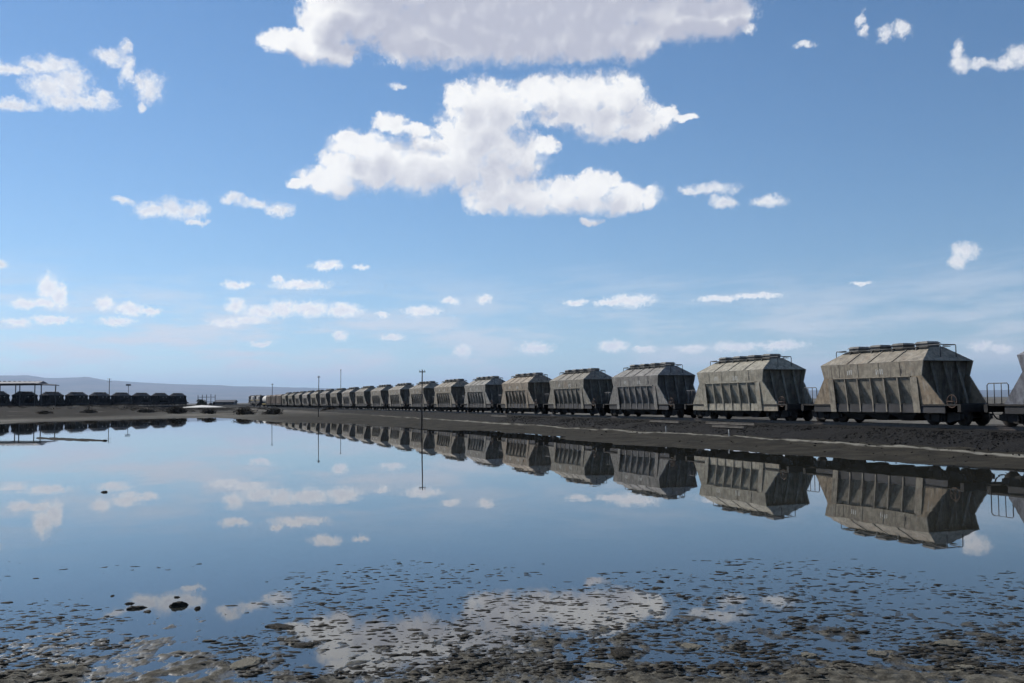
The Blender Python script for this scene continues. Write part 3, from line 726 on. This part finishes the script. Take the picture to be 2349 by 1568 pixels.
    m = MB(); m.ring((-4.78 * k, 1.22, 1.05), (0, 1, 0), 0.27, 0.026); m.tube([(-4.78 * k, 1.22, 0.79), (-4.78 * k, 1.22, 1.31)], 0.018); m.tube([(-4.78 * k - 0.26, 1.22, 1.05), (-4.78 * k + 0.26, 1.22, 1.05)], 0.018); m.tube([(-4.78 * k, 1.22, 1.05), (-4.78 * k, 1.0, 1.05), (-4.78 * k, 1.0, 0.9)], 0.03)
    m.build('hand_wheel', M_HANDWHEEL, r)
    m = MB()   # hoop railing on the platform at the other end
    y = 1.18
    m.tube([(4.15 * k, y, 0.93), (4.15 * k, y, 1.70), (4.22 * k, y, 1.78), (5.12 * k, y, 1.78), (5.2 * k, y, 1.70), (5.2 * k, y, 0.93)], 0.022)
    for x in (4.5 * k, 4.85 * k): m.tube([(x, y, 0.93), (x, y, 1.78)], 0.018)
    m.build('hoop_railing', M_RAILING, r)
    # stencilled marks on the upper side, too worn to read
    g = random.Random(3)
    for s in (1, -1):
        for (x0, n_, mt) in ((-0.9, 4, M_MARK_LIGHT), (-2.1, 1, M_MARK_DARK), (1.2, 3, M_MARK_LIGHT)):
            m = MB()
            for i in range(n_):
                x = (x0 + i * 0.13) * k; z0 = 2.30 + 0.06 * g.random(); z1 = z0 + 0.18 + 0.1 * g.random()
                yy = lambda z: s * (1.40 + 0.055 * (z - 2.20) / 0.658 + 0.003)
                m.prism([(x, yy(z0), z0), (x + 0.045, yy(z0), z0), (x + 0.045, yy(z1), z1), (x, yy(z1), z1)], (0, s * 0.004, 0))
            m.build('stencil_mark', mt, r)
    return r

# the long train: local +x points up the track, away from the camera; +y then faces the lake
L = 11.8
S_FIRST = 36.55
RZ = math.atan2(TD.y, TD.x)
GROUP = 'hopper wagons of the train'
ords = ['', 'second', 'third', 'fourth', 'fifth', 'sixth', 'seventh', 'eighth', 'ninth', 'tenth', 'eleventh', 'twelfth', 'thirteenth', 'fourteenth', 'fifteenth', 'sixteenth', 'seventeenth', 'eighteenth', 'nineteenth', 'twentieth', 'twenty-first']
looks = [  # label, paint colour
    ('bluish grey hopper wagon cut off by the right edge of the photo', (0.20, 0.21, 0.245)),
    ('grey-brown rust-stained hopper wagon with dark sill, largest whole wagon of the train', (0.255, 0.245, 0.22)),
    ('pale greenish grey hopper wagon with light sill, third from the right edge of the train', (0.30, 0.30, 0.272)),
    ('bluish grey hopper wagon, fourth from the right edge of the train', (0.205, 0.212, 0.222)),
    ('grey hopper wagon with streaky sides, fifth from the right edge of the train', (0.225, 0.225, 0.212)),
    ('tan grey hopper wagon with pinkish roof end, sixth from the right edge of the train', (0.275, 0.248, 0.215)),
    ('cool grey hopper wagon, seventh from the right edge of the train', (0.24, 0.245, 0.245)),
    ('warm grey hopper wagon, eighth from the right edge of the train', (0.265, 0.25, 0.225)),
]
proto = make_hopper(1.0)
proto_light = None
gcol = random.Random(11)
for i in range(20):
    s = S_FIRST + (i - 1) * L
    if i < len(looks): lab, c = looks[i]
    else:
        v = 0.21 + 0.07 * gcol.random(); c = (v * 1.03, v, v * (0.88 + 0.1 * gcol.random()))
        lab = 'weathered grey hopper wagon, %s from the right edge of the train' % ords[i]
    c = (c[0] * 1.07, c[1] * 1.01, c[2] * 0.935, 1.0) if i else (*c, 1.0)
    o = proto if i == 0 else copy_tree(proto)
    paint(o, c)
    o.location = trk(TP, s, RAIL_Z); o.rotation_euler = (0, 0, RZ)
    tag(o, lab, 'wagon', GROUP)
    for ch in o.children:      # shade of the recessed ends, put into their paint colour
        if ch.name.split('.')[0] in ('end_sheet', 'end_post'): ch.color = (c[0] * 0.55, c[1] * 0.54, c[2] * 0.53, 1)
    if i == 2:
        for ch in o.children:
            if ch.name.split('.')[0] == 'side_sill':
                ch.data = ch.data.copy(); ch.data.materials[0] = M_PAINT
    if i in (1, 0):
        for ch in o.children:
            if ch.name.split('.')[0] == 'end_panel': ch.color = (c[0] * 1.0, c[1] * 0.90, c[2] * 0.81, 1) if i == 1 else c

def make_boxcar():
    r = empty('box_wagon')
    m = MB(); prof = [(-1.3, 0.95), (1.3, 0.95), (1.3, 2.95), (0.9, 3.3), (0, 3.42), (-0.9, 3.3), (-1.3, 2.95)]
    m.prism([(-5.0, y, z) for y, z in prof], (10.0, 0, 0)); m.build('body', M_RUST, r)
    m = MB(); m.box(-5.2, 5.2, -1.2, 1.2, 0.62, 0.95); m.build('underframe', M_UNDER, r)
    for s in (-1, 1):
        m = MB(); m.box(-0.95, 0.95, min(s * 1.3, s * 1.36), max(s * 1.3, s * 1.36), 1.0, 2.85); m.build('door', M_RUST, r)
        for x in (-4, -3, -2, 2, 3, 4):
            m = MB(); m.box(x - 0.05, x + 0.05, min(s * 1.3, s * 1.35), max(s * 1.3, s * 1.35), 1.0, 2.95); m.build('rib', M_RUST, r)
    make_bogie(r, 3.6); make_bogie(r, -3.6)
    return r
bx0 = make_boxcar()
for j, (i, lab) in enumerate(((20, 'brown closed box wagon coupled to the farthest grey hopper of the train'), (21, 'brown closed box wagon in the middle of three near the head of the train'), (22, 'brown closed box wagon right behind the pale tank wagon'))):
    o = bx0 if j == 0 else copy_tree(bx0)
    o.location = trk(TP, S_FIRST + (i - 1) * L, RAIL_Z); o.rotation_euler = (0, 0, RZ); tag(o, lab, 'wagon', 'box wagons of the train')

tk = empty('tank_wagon', trk(TP, S_FIRST + 22 * L, RAIL_Z), RZ)
m = MB(); m.tube([(-4.7, 0, 2.15), (-4.55, 0, 2.15), (4.55, 0, 2.15), (4.7, 0, 2.15)], 1.12, 20); tb = m.build('tank', M_TANK, tk)
m = MB(); m.tube([(0, 0, 3.2), (0, 0, 3.45)], 0.4, 14); m.build('dome', M_TANK, tb)
m = MB(); m.box(-5.2, 5.2, -1.1, 1.1, 0.66, 0.95)
for x in (-3.4, 3.4): m.box(x - 0.2, x + 0.2, -0.9, 0.9, 0.95, 1.4)
m.build('underframe', M_UNDER, tk)
m = MB(); m.box(-5.2, 5.2, 1.1, 1.16, 0.7, 0.95); m.build('side_stripe', M_YELLOW, tk)
make_bogie(tk, 3.6); make_bogie(tk, -3.6)
tag(tk, 'pale tank wagon between the locomotive and the brown box wagons', 'wagon')

def make_loco():
    r = empty('diesel_locomotive')
    m = MB(); m.box(-8.2, 8.2, -1.35, 1.35, 0.95, 1.3); m.box(-2.6, 2.6, -1.15, 1.15, 0.35, 0.95); m.build('underframe', M_UNDER, r)
    m = MB(); prof = [(-0.9, 1.3), (0.9, 1.3), (0.9, 3.2), (0.6, 3.45), (-0.6, 3.45), (-0.9, 3.2)]
    m.prism([(-7.4, y, z) for y, z in prof], (11.2, 0, 0)); m.build('long_hood', M_LOCO, r)
    m = MB(); m.prism([(3.8, -1.35, 1.3), (3.8, 1.35, 1.3), (3.8, 1.35, 3.35), (3.8, 0.7, 3.7), (3.8, -0.7, 3.7), (3.8, -1.35, 3.35)], (2.2, 0, 0)); cb = m.build('cab', M_LOCO, r)
    for s in (-1, 1):
        m = MB(); m.box(4.1, 4.8, min(s * 1.35, s * 1.38), max(s * 1.35, s * 1.38), 2.5, 3.2); m.box(5.0, 5.7, min(s * 1.35, s * 1.38), max(s * 1.35, s * 1.38), 2.5, 3.2); m.build('window', M_GLASS, cb)
        m = MB(); m.box(-7.3, 3.7, min(s * 0.9, s * 0.92), max(s * 0.9, s * 0.92), 1.9, 2.15); m.build('stripe', M_YELLOW, r)
        m = MB(); m.tube([(-8.0, s * 1.3, 2.25), (3.7, s * 1.3, 2.25)], 0.025)
        for x in range(-8, 4, 2): m.tube([(x, s * 1.3, 1.3), (x, s * 1.3, 2.25)], 0.02)
        m.build('handrail', M_WHITE, r)
        for x in (-6.5, -4.8, -3.1, -1.4, 0.3):
            m = MB(); m.box(x, x + 1.2, min(s * 0.9, s * 0.915), max(s * 0.9, s * 0.915), 2.35, 3.05); m.build('louvre_door', M_WHITE if x > -4 else M_LOCO, r)
    m = MB(); m.prism([(6.0, -0.9, 1.3), (6.0, 0.9, 1.3), (6.0, 0.9, 2.5), (6.0, -0.9, 2.5)], (1.7, 0, 0)); m.build('short_hood', M_LOCO, r)
    m = MB(); m.tube([(-1, 0, 3.45), (-1, 0, 3.75)], 0.2, 10); m.build('exhaust_stack', M_UNDER, r)
    make_bogie(r, 5.3, 1.1); make_bogie(r, -5.3, 1.1)
    return r
lo = make_loco()
for j, (s, lab) in enumerate(((S_FIRST + 22.5 * L + 16.0, 'dark diesel locomotive coupled to the pale tank wagon'), (S_FIRST + 22.5 * L + 34.0, 'dark diesel locomotive leading the long train at its far left end'))):
    o = lo if j == 0 else copy_tree(lo)
    o.location = trk(TP, s, RAIL_Z); o.rotation_euler = (0, 0, RZ); tag(o, lab, 'locomotive', 'locomotives of the train')

# dark wagons standing on the siding across the water; their local +y faces away from the camera
LS = 9.62
RZS = math.atan2(SD.y, SD.x)
dark = make_hopper(0.81)
places = ['at the far left edge of the photo', 'second from the left edge', 'third from the left edge', 'fourth from the left edge', 'fifth from the left edge', 'sixth from the left edge', 'seventh from the left edge', 'eighth from the left edge', 'ninth from the left edge', 'nearest the green shrub']
for k in range(-1, 9):
    o = dark if k == -1 else copy_tree(dark)
    v = 0.014 + 0.01 * gcol.random(); paint(o, (v * 1.02, v, v * 1.0, 1))
    for ch in o.children:
        if ch.name.split('.')[0] == 'roof': paint(ch, (v * 4.5, v * 4.2, v * 4.2, 1))
    p = S0 + SD * (LS * (k + 0.5)); o.location = (p.x, p.y, S_RAIL); o.rotation_euler = (0, 0, RZS)
    tag(o, 'dark siding wagon across the water, ' + places[k + 1], 'wagon', 'dark wagons on the far siding')

# ================================================================= things along the shore
def gz(x, y):
    return float(ground_h(np.array([[x]], float), np.array([[y]], float))[0][0, 0])

def make_pole(name, loc, h, arm, rad, n_arms=1, lean=0.0, rz=0.0):
    r = empty(name, loc, rz)
    m = MB(); m.tube([(0, 0, -0.5), (lean * 0.5, 0, h * 0.5), (lean, 0, h)], rad, 8, rad * 0.7); m.build('post', M_POLE, r)
    for a in range(n_arms):
        z = h - 0.18 - a * 0.9
        m = MB(); m.box(lean - arm / 2, lean + arm / 2, -0.035, 0.035, z - 0.035, z + 0.035); cr = m.build('crossarm', M_POLE, r)
        for x in (-arm / 2 + 0.06, arm / 2 - 0.06):
            q = MB(); q.tube([(lean + x, 0, z + 0.05), (lean + x, 0, z + 0.16)], 0.025, 8); q.build('insulator', M_INSUL, cr)
    return r
for (x, y, h, arm, n, lab) in (
        (-6.9, 73.0, 4.55, 0.5, 1, 'short dark pole with a small crossarm in front of the grey wagons'),
        (-24.75, 122.5, 5.5, 0.35, 1, 'thin dark pole standing in the water, left of the one behind the train'),
        (-42.8, 171.0, 5.5, 0.35, 1, 'thin faint pole in front of the brown box wagons')):
    tag(make_pole('telegraph_pole', (x, y, 0.0), h, arm, 0.06, n, 0.05, TH), lab, 'pole', 'telegraph poles along the lake edge')
pt = trk(TP + 5.5, 208, 0)
tag(make_pole('telegraph_pole', (pt.x, pt.y, 0.3), 8.9, 0.3, 0.075, 1, 0.0, TH), 'tall slim pole rising behind the long train', 'pole')
tag(make_pole('utility_pole', (-128.5, 306.0, 0.8), 9.4, 1.5, 0.14, 2, 0.0, 0.2), 'utility pole with two crossarms behind the dark siding wagons', 'pole')
lp = empty('lamp_post', (-128.0, 320.0, 0.8))
m = MB(); m.tube([(0, 0, 0), (0, 0, 7.4)], 0.12, 8, 0.08); m.build('post', M_POLE, lp)
m = MB(); m.box(-0.9, 0.9, -0.06, 0.06, 7.3, 7.42); m.build('crossarm', M_POLE, lp)
for x in (-0.55, 0.0, 0.55):
    m = MB(); m.hexa([(x - 0.22, -0.35, 7.42), (x + 0.22, -0.35, 7.42), (x + 0.22, 0.05, 7.42), (x - 0.22, 0.05, 7.42), (x - 0.22, -0.15, 7.85), (x + 0.22, -0.15, 7.85), (x + 0.22, 0.12, 7.85), (x - 0.22, 0.12, 7.85)]); m.build('lamp_head', M_ROOF_L, lp)
tag(lp, 'lamp post with clustered lamp heads behind the dark siding wagons', 'lamp post')
# open shed with a shallow roof on slim posts, far left
def build_shed():
    r = empty('open_shed', (-114.0, 232.0, 1.75))
    x0, x1 = -13.0, 2.6
    m = MB(); n = 26
    for i in range(n):   # corrugated sheets, each a shallow ridge
        a = x0 + (x1 - x0) * i / n; b = x0 + (x1 - x0) * (i + 1) / n; drop = lambda x: -0.35 * max(0, (x - 0.2) / 2.4) ** 1.5
        m.hexa([(a, -4.0, 5.25 + drop(a)), (b, -4.0, 5.25 + drop(b)), (b, 4.0, 5.25 + drop(b)), (a, 4.0, 5.25 + drop(a)), (a, -4.0, 5.42 + drop(a)), (b, -4.0, 5.42 + drop(b)), (b, 4.0, 5.42 + drop(b)), (a, 4.0, 5.42 + drop(a))])
    rf = m.build('roof', M_ROOF, r)
    m = MB(); m.prism([(x0, -2.6, 5.42), (x0, 2.6, 5.42), (x0, 0.0, 6.0)], (13.6, 0, 0)); m.build('roof_ridge', M_ROOF_L, rf)
    for i in range(11):
        x = x0 + 0.6 + i * 1.22
        m = MB(); m.box(x - 0.22, x + 0.22, -0.25, 0.25, 5.85, 6.13 - 0.015 * i); m.build('vent', M_ROOF, rf)
    for x in (-12.6, -7.9, -3.2, 1.9):
        for y, dx in ((-3.6, 0.0), (3.6, 0.0)):
            m = MB(); m.box(x + dx - 0.09, x + dx + 0.09, y - 0.09, y + 0.09, -1.2, 5.27); m.build('post', M_RAILING, r)
    for y in (-3.6, 3.6):
        m = MB(); m.box(x0, x1 - 0.6, y - 0.07, y + 0.07, 5.05, 5.24); m.build('beam', M_RAILING, r)
    tag(r, 'open shed with flat dark roof on slim posts behind the siding wagons', 'shed')
build_shed()

# plants
def plant_mesh(name, seed, n, w, h, leaf, mat):
    g = np.random.default_rng(seed)
    # foliage clumps spread over an uneven dome
    k = 26; cx = g.normal(0, 0.36, k) * w; cyy = g.normal(0, 0.36, k) * w; ch = h * np.clip(1 - (cx ** 2 + cyy ** 2) / (w * 1.05) ** 2, 0.15, 1) * (0.55 + 0.45 * g.random(k))
    i = g.integers(0, k, n); rr = 0.20 * w
    P = np.stack([cx[i] + g.normal(0, rr, n), cyy[i] + g.normal(0, rr, n), ch[i] * (0.1 + 0.9 * g.random(n) ** 0.7)], 1)
    d1 = g.normal(size=(n, 3)); d1 /= np.linalg.norm(d1, axis=1)[:, None]
    d2 = np.cross(d1, g.normal(size=(n, 3))); d2 /= np.linalg.norm(d2, axis=1)[:, None]
    s = leaf * (0.6 + 0.8 * g.random(n))[:, None]
    V = np.stack([P - d1 * s, P + d2 * s * 0.55, P + d1 * s, P - d2 * s * 0.55], 1).reshape(-1, 3); V[:, 2] = np.maximum(V[:, 2], 0.0)
    return soup_mesh(name, V, np.arange(4 * n).reshape(-1, 4), mat)
def twig_mesh(seed, w, h):
    g = random.Random(seed); m = MB()
    for i in range(9):
        a = g.random() * 6.28; q = w * (0.25 + 0.45 * g.random())
        m.tube([(0.1 * math.cos(a), 0.1 * math.sin(a), -0.05), (q * 0.5 * math.cos(a), q * 0.5 * math.sin(a), h * 0.4), (q * math.cos(a), q * math.sin(a), h * (0.6 + 0.3 * g.random()))], 0.03, 5, 0.01)
    return m.mesh('stems', M_TWIG)
KINDS = [(plant_mesh('foliage', 31 + q, 1500, 1.0, 1.0, 0.085, M_LEAF), twig_mesh(41 + q, 1.0, 1.0)) for q in range(3)]
def bush(x, y, w, h, kind, name, label=None, group=None, cat='bush', mat=None, z=None):
    r = empty(name, (x, y, (gz(x, y) if z is None else z) - 0.03), random.random() * 6.28)
    for nm, me in (('foliage', KINDS[kind][0]), ('stems', KINDS[kind][1])):
        o = bpy.data.objects.new(nm, me); COL.objects.link(o); o.parent = r
        if nm == 'foliage' and mat:
            o.data = me.copy(); o.data.materials[0] = mat
    r.scale = (w / 2, w / 2, h)
    return tag(r, label, cat, group)
G = 'brown bushes on the far shore'
BUSH = [(-42.5, 152.0, 3.4, 1.15, 'round brown bush on the far shore below the locomotives'), (-37.2, 150.0, 3.4, 1.1, 'wide brown bush on the far shore below the brown box wagons'),
        (-57.0, 163.0, 3.6, 1.5, 'tall reddish brown bush on the far shore below the green shrub'), (-50.5, 160.0, 2.6, 0.9, 'low brown bush between the reddish bush and the round one'),
        (-64.0, 168.0, 3.2, 0.8, 'flat brown bush on the far shore left of the reddish bush'), (-70.5, 160.0, 2.8, 0.7, 'small low bush on the far shore below the lamp post'),
        (-73.0, 150.0, 2.6, 0.6, 'small low bush on the far shore below the utility pole'), (-34.6, 182.0, 3.2, 0.8, 'dusty low bush at the foot of the embankment behind the lake')]
for i, (x, y, w, h, lab) in enumerate(BUSH): bush(x, y, w, h, i % 3, 'scrub_bush', lab, G)
p = S0 + SD * (LS * 9.5) + SN * 2.5
bush(p.x, p.y, 3.4, 3.6, 1, 'green_shrub', 'dark green shrub at the right end of the siding wagons', None, 'shrub', M_LEAF_G)
# low scrub covering the bank below the siding
def build_scrub():
    g = np.random.default_rng(17); src = np.empty(len(KINDS[0][0].vertices) * 3, np.float32); KINDS[0][0].vertices.foreach_get('co', src); src = src.reshape(-1, 4, 3)
    Vs = []
    for _ in range(420):
        s = -40 + 130 * g.random(); q = 6 + 62 * g.random() ** 1.2
        c = S0 + SD * s + SN * q; x, y = c.x, c.y
        if fbm(np.array([x * 0.05]), np.array([y * 0.05]), 3, 5)[0] < 0.44: continue
        if lake_sd(np.array([x]), np.array([y]))[0] < 14: continue
        k = src[g.integers(0, len(src), 130)].reshape(-1, 3)
        w = 0.6 + 0.9 * g.random(); h = 0.3 + 0.45 * g.random()
        Vs.append(k * np.array([w, w, h]) * 1.0 + np.array([x, y, gz(x, y)]))
    V = np.concatenate(Vs); o = bpy.data.objects.new('shore_scrub', soup_mesh('shore_scrub', V, np.arange(len(V)).reshape(-1, 4), M_LEAF)); COL.objects.link(o)
    tag(o, 'low dry scrub covering the bank below the siding wagons', 'scrub', kind='stuff')
build_scrub()

# pale soda heap and the works beyond it
def build_heap():
    a, r_ = np.meshgrid(np.linspace(0, 2 * math.pi, 49), np.linspace(0, 1, 14), indexing='ij')
    X = r_ * np.cos(a) * 5.2; Y = r_ * np.sin(a) * 9.0
    Z = (1 - r_ ** 1.6) * (0.2 + 0.5 * fbm(X * 0.35 + 9, Y * 0.2, 3, 7)) - 0.03
    o = grid_mesh('soda_heap', X, Y, Z, M_CRUSTPILE); o.location = (-84.5, 262.0, 1.02)
    tag(o, 'low white heap of soda ash right of the siding wagons', 'heap')
build_heap()
def build_works():
    r = empty('works_frame', (-128.0, 402.0, 0.3)); g = random.Random(5)
    for i in range(5):
        m = MB(); x = -3.6 + i * 1.8; m.box(x - 0.1, x + 0.1, -0.1, 0.1, 0, 4.4 + 1.2 * g.random()); m.build('column', M_RAILING, r)
    for z in (2.2, 4.2):
        m = MB(); m.box(-3.7, 3.7, -0.08, 0.08, z, z + 0.16); m.build('beam', M_RAILING, r)
    for i, x in enumerate((-2.8, -0.6, 1.6, 3.0)):
        m = MB(); m.tube([(x, 0.6, 0), (x, 0.6, 1.5 + 0.3 * (i % 2)), (x, 0.6, 1.9 + 0.3 * (i % 2))], 0.65, 12, 0.55); m.build('drum', M_UNDER, r)
    m = MB(); m.prism([(-4.2, -1.2, 2.4), (-4.2, 2.2, 2.4), (-4.2, 0.5, 3.2)], (3.4, 0, 0)); m.build('roof', M_ROOF_L, r)
    tag(r, 'small grey steel frame works with dark drums behind the white heap', 'works')
build_works()
hs = empty('low_hut', (-140.0, 470.0, 0.3))
m = MB(); m.box(-4.5, 4.5, -3, 3, 0, 2.3); m.build('wall', M_RAILING, hs)
m = MB(); m.prism([(-4.9, -3.4, 2.3), (-4.9, 3.4, 2.3), (-4.9, 0, 3.3)], (9.8, 0, 0)); m.build('roof', M_ROOF, hs)
m = MB(); m.box(-0.5, 0.5, -3.06, -3.0, 0, 2.0); m.build('door', M_MARK_DARK, hs)
tag(hs, 'low dark roofed hut on the plain left of the locomotives', 'hut')

# mud bank lying in the water on the left
def build_bank():
    t, v = np.meshgrid(np.linspace(0, 1, 90), np.linspace(-1, 1, 15), indexing='ij')
    X = -30.2 + 6.6 * t; Y = 61.2 - 5.4 * t
    w = (0.55 + 0.5 * fbm(t * 6, t * 0, 3, 3)) * np.sin(np.clip(t, 0.01, 0.99) * math.pi) ** 0.5
    X = X + v * w * 0.65; Y = Y + v * w * 0.75
    Z = (1 - v ** 2) * (0.03 + 0.10 * fbm(X * 2.5, Y * 2.5, 3, 8)) - 0.02
    tag(grid_mesh('mud_bank', X, Y, Z, M_BANK), 'narrow dark mud bank lying in the water on the left', 'mud bank')
build_bank()

# lumps of mud crust along the near shore
def clod_mesh(seed, mat, cap=0.5):
    bm = bmesh.new(); bmesh.ops.create_icosphere(bm, subdivisions=4, radius=1.0); g = np.random.default_rng(seed)
    off = g.random(3) * 50
    for v in bm.verts:
        c = v.co; n1 = float(fbm(np.array([c.x * 1.1 + off[0]]), np.array([c.y * 1.1 + c.z * 0.9 + off[1]]), 3, seed)[0]); n2 = float(fbm(np.array([c.x * 3.5 + off[1]]), np.array([c.y * 3.5 + c.z * 3 + off[2]]), 4, seed, 0.65)[0])
        f = 0.25 + 0.95 * n1 + 0.55 * n2
        top = cap
        v.co = Vector((c.x * f, c.y * f * 0.8, min(c.z, top) * f))
    me = bpy.data.meshes.new('mud_clod'); bm.to_mesh(me); bm.free(); me.materials.append(mat)
    return me
CL = [clod_mesh(3 + q, M_CLOD) for q in range(4)] + [clod_mesh(13 + q, M_CLOD_WET, 0.9) for q in range(2)]
GC = 'mud lumps along the near shore'
CLODS = [(-3.56, 10.30, 0.11, 0.085, 4, 'upright dark mud lump standing in the cloud reflection at lower left'), (-3.95, 10.20, 0.10, 0.05, 5, 'low dark mud lump just left of the upright one'),
         (-3.72, 10.75, 0.06, 0.045, 4, 'small dark mud lump behind the upright one'), (-2.22, 9.3, 0.20, 0.05, 5, 'long low mud lump in blue water at lower left'),
         (-3.30, 10.15, 0.05, 0.05, 5, 'small dark mud lump just right of the upright one'), (-3.78, 10.02, 0.07, 0.035, 4, 'flat dark mud scrap in front of the upright lump'), (-4.12, 10.42, 0.05, 0.04, 5, 'small dark mud scrap left of the low lump'),
         (-9.9, 23.4, 0.12, 0.09, 4, 'lone dark lump far out in the still water on the left'), (-0.75, 11.2, 0.05, 0.035, 4, 'tiny lone dark lump in open water near the centre'),
         (-4.48, 10.85, 0.05, 0.04, 5, 'tiny dark lump in open water, leftmost of the small ones'), (1.54, 8.45, 0.17, 0.065, 0, 'pale tan crust lump right of centre at the water edge'),
         (2.46, 8.17, 0.15, 0.07, 1, 'pale tan crust lump, second from the right edge group'), (3.04, 8.15, 0.13, 0.065, 2, 'pale crust lump with a dark notch near the lower right'),
         (3.76, 8.43, 0.17, 0.075, 3, 'pale tan crust lump farthest right on the shore'), (0.90, 8.22, 0.20, 0.06, 5, 'dark flat mud lump below the bright cloud reflection'),
         (0.70, 7.86, 0.20, 0.055, 1, 'flat pale crust lump at the bottom near the centre'), (-1.86, 8.6, 0.16, 0.045, 5, 'dark mud lump left of the bright cloud reflection'),
         (-2.22, 7.98, 0.24, 0.06, 2, 'broad pale crust patch at the bottom left of centre'), (-3.63, 7.95, 0.13, 0.06, 0, 'pale crust lump at the bottom left corner'),
         (3.55, 7.75, 0.16, 0.055, 0, 'flat crust lump at the bottom right corner'), (4.07, 11.2, 0.05, 0.03, 4, 'tiny dark lump in blue water on the right')]
for (x, y, w, h, kd, lab) in CLODS:
    o = bpy.data.objects.new('mud_clod', CL[kd]); COL.objects.link(o)
    o.location = (x, y, max(gz(x, y), -0.01)); f = 0.62 if abs(y - 10.3) > 0.3 else 0.8
    o.scale = (w * f * 1.15, w * f * 0.9, h * f * 0.75); o.rotation_euler = (0.1 * random.random(), 0.1 * random.random(), random.random() * 6.28)
    tag(o, lab, 'mud lump', GC)
# crumbs of mud just breaking the surface, beyond counting
def build_crumbs():
    ico = bmesh.new(); bmesh.ops.create_icosphere(ico, subdivisions=1, radius=1.0)
    base = np.array([v.co[:] for v in ico.verts]); faces = np.array([[v.index for v in f.verts] for f in ico.faces]); ico.free()
    g = np.random.default_rng(23); nc = 4200
    cy_ = 7.6 + 5.4 * g.random(nc) ** 1.55; cx_ = (g.random(nc) - 0.5) * 1.2 * cy_
    ok = fbm(cx_ * 0.6, cy_ * 0.45, 3, 31) > 0.36 + 0.06 * np.clip(cy_ - 10, 0, 9); cx_, cy_ = cx_[ok], cy_[ok]
    cnt = (1 + 22 * g.random(len(cx_)) ** 2.2 * np.clip(1.5 - 0.09 * cy_, 0.15, 1)).astype(int)
    i = np.repeat(np.arange(len(cx_)), cnt); n = len(i); sp = 0.03 + 0.16 * g.random(len(cx_))
    x = cx_[i] + g.normal(0, 1, n) * sp[i] * 1.5; y = cy_[i] + g.normal(0, 1, n) * sp[i]
    h = np.maximum(ground_h(x[None], y[None])[0][0], -0.0006)
    r = (0.006 + 0.032 * g.random(n) ** 3.4)
    V = base[None] * (1 + (g.random((n, len(base), 3)) - 0.5) * 0.8) * r[:, None, None] * np.stack([0.9 + 1.3 * g.random(n), 0.7 + 0.6 * g.random(n), 0.07 + 0.15 * g.random(n) ** 2], 1)[:, None, :]
    V += np.stack([x, y, h], 1)[:, None, :]
    F = (faces[None] + (np.arange(n) * len(base))[:, None, None]).reshape(-1, 3)
    o = bpy.data.objects.new('mud_crumbs', soup_mesh('mud_crumbs', V.reshape(-1, 3), F, M_CLOD_WET)); COL.objects.link(o)
    tag(o, 'small dark crumbs of mud breaking the shallow water', 'mud', kind='stuff')
build_crumbs()

# odd lengths of old rail left on the embankment slope and pale stakes on the crust line
M_OLD = simple('pale_rusted_rail', (0.085, 0.076, 0.066), 0.8, 0.4, 3.0)
for s_, p_, ln, a_, lab in ((54.5, TP - 2.3, 3.6, 0.02, 'pale length of old rail on the embankment below the fourth hopper'), (47.2, TP - 2.2, 5.0, -0.015, 'longest pale length of old rail on the embankment slope'),
                            (46.0, TP - 3.1, 3.0, 0.03, 'short pale length of old rail lower down the embankment slope'), (85.5, TP - 2.4, 4.4, 0.01, 'faint length of old rail on the embankment left of the others')):
    h_ = float(np.interp(p_, [TP - 4.6, TP - 1.75], [0.27, 0.70])) + 0.03
    o = MB().box(-ln / 2, ln / 2, -0.055, 0.055, 0.0, 0.016).box(-ln / 2, ln / 2, -0.012, 0.012, 0.0165, 0.09).box(-ln / 2, ln / 2, -0.033, 0.033, 0.0905, 0.125).build('old_rail', M_OLD)
    o.location = trk(p_, s_, h_); o.rotation_euler = (0.15, 0, RZ + a_); tag(o, lab, 'rail', 'old rails on the embankment')
for s_, lab in ((41.5, 'small pale stake on the crust line, nearer of the two'), (47.8, 'small pale stake on the crust line, farther of the two')):
    c = trk(27.3, s_, 0); o = MB().tube([(0, 0, -0.1), (0.01, 0, 0.16), (0.0, 0.01, 0.34)], 0.03, 7, 0.024).build('marker_stake', M_WHITE)
    o.location = (c.x, c.y, gz(c.x, c.y)); tag(o, lab, 'stake', 'stakes on the crust line')
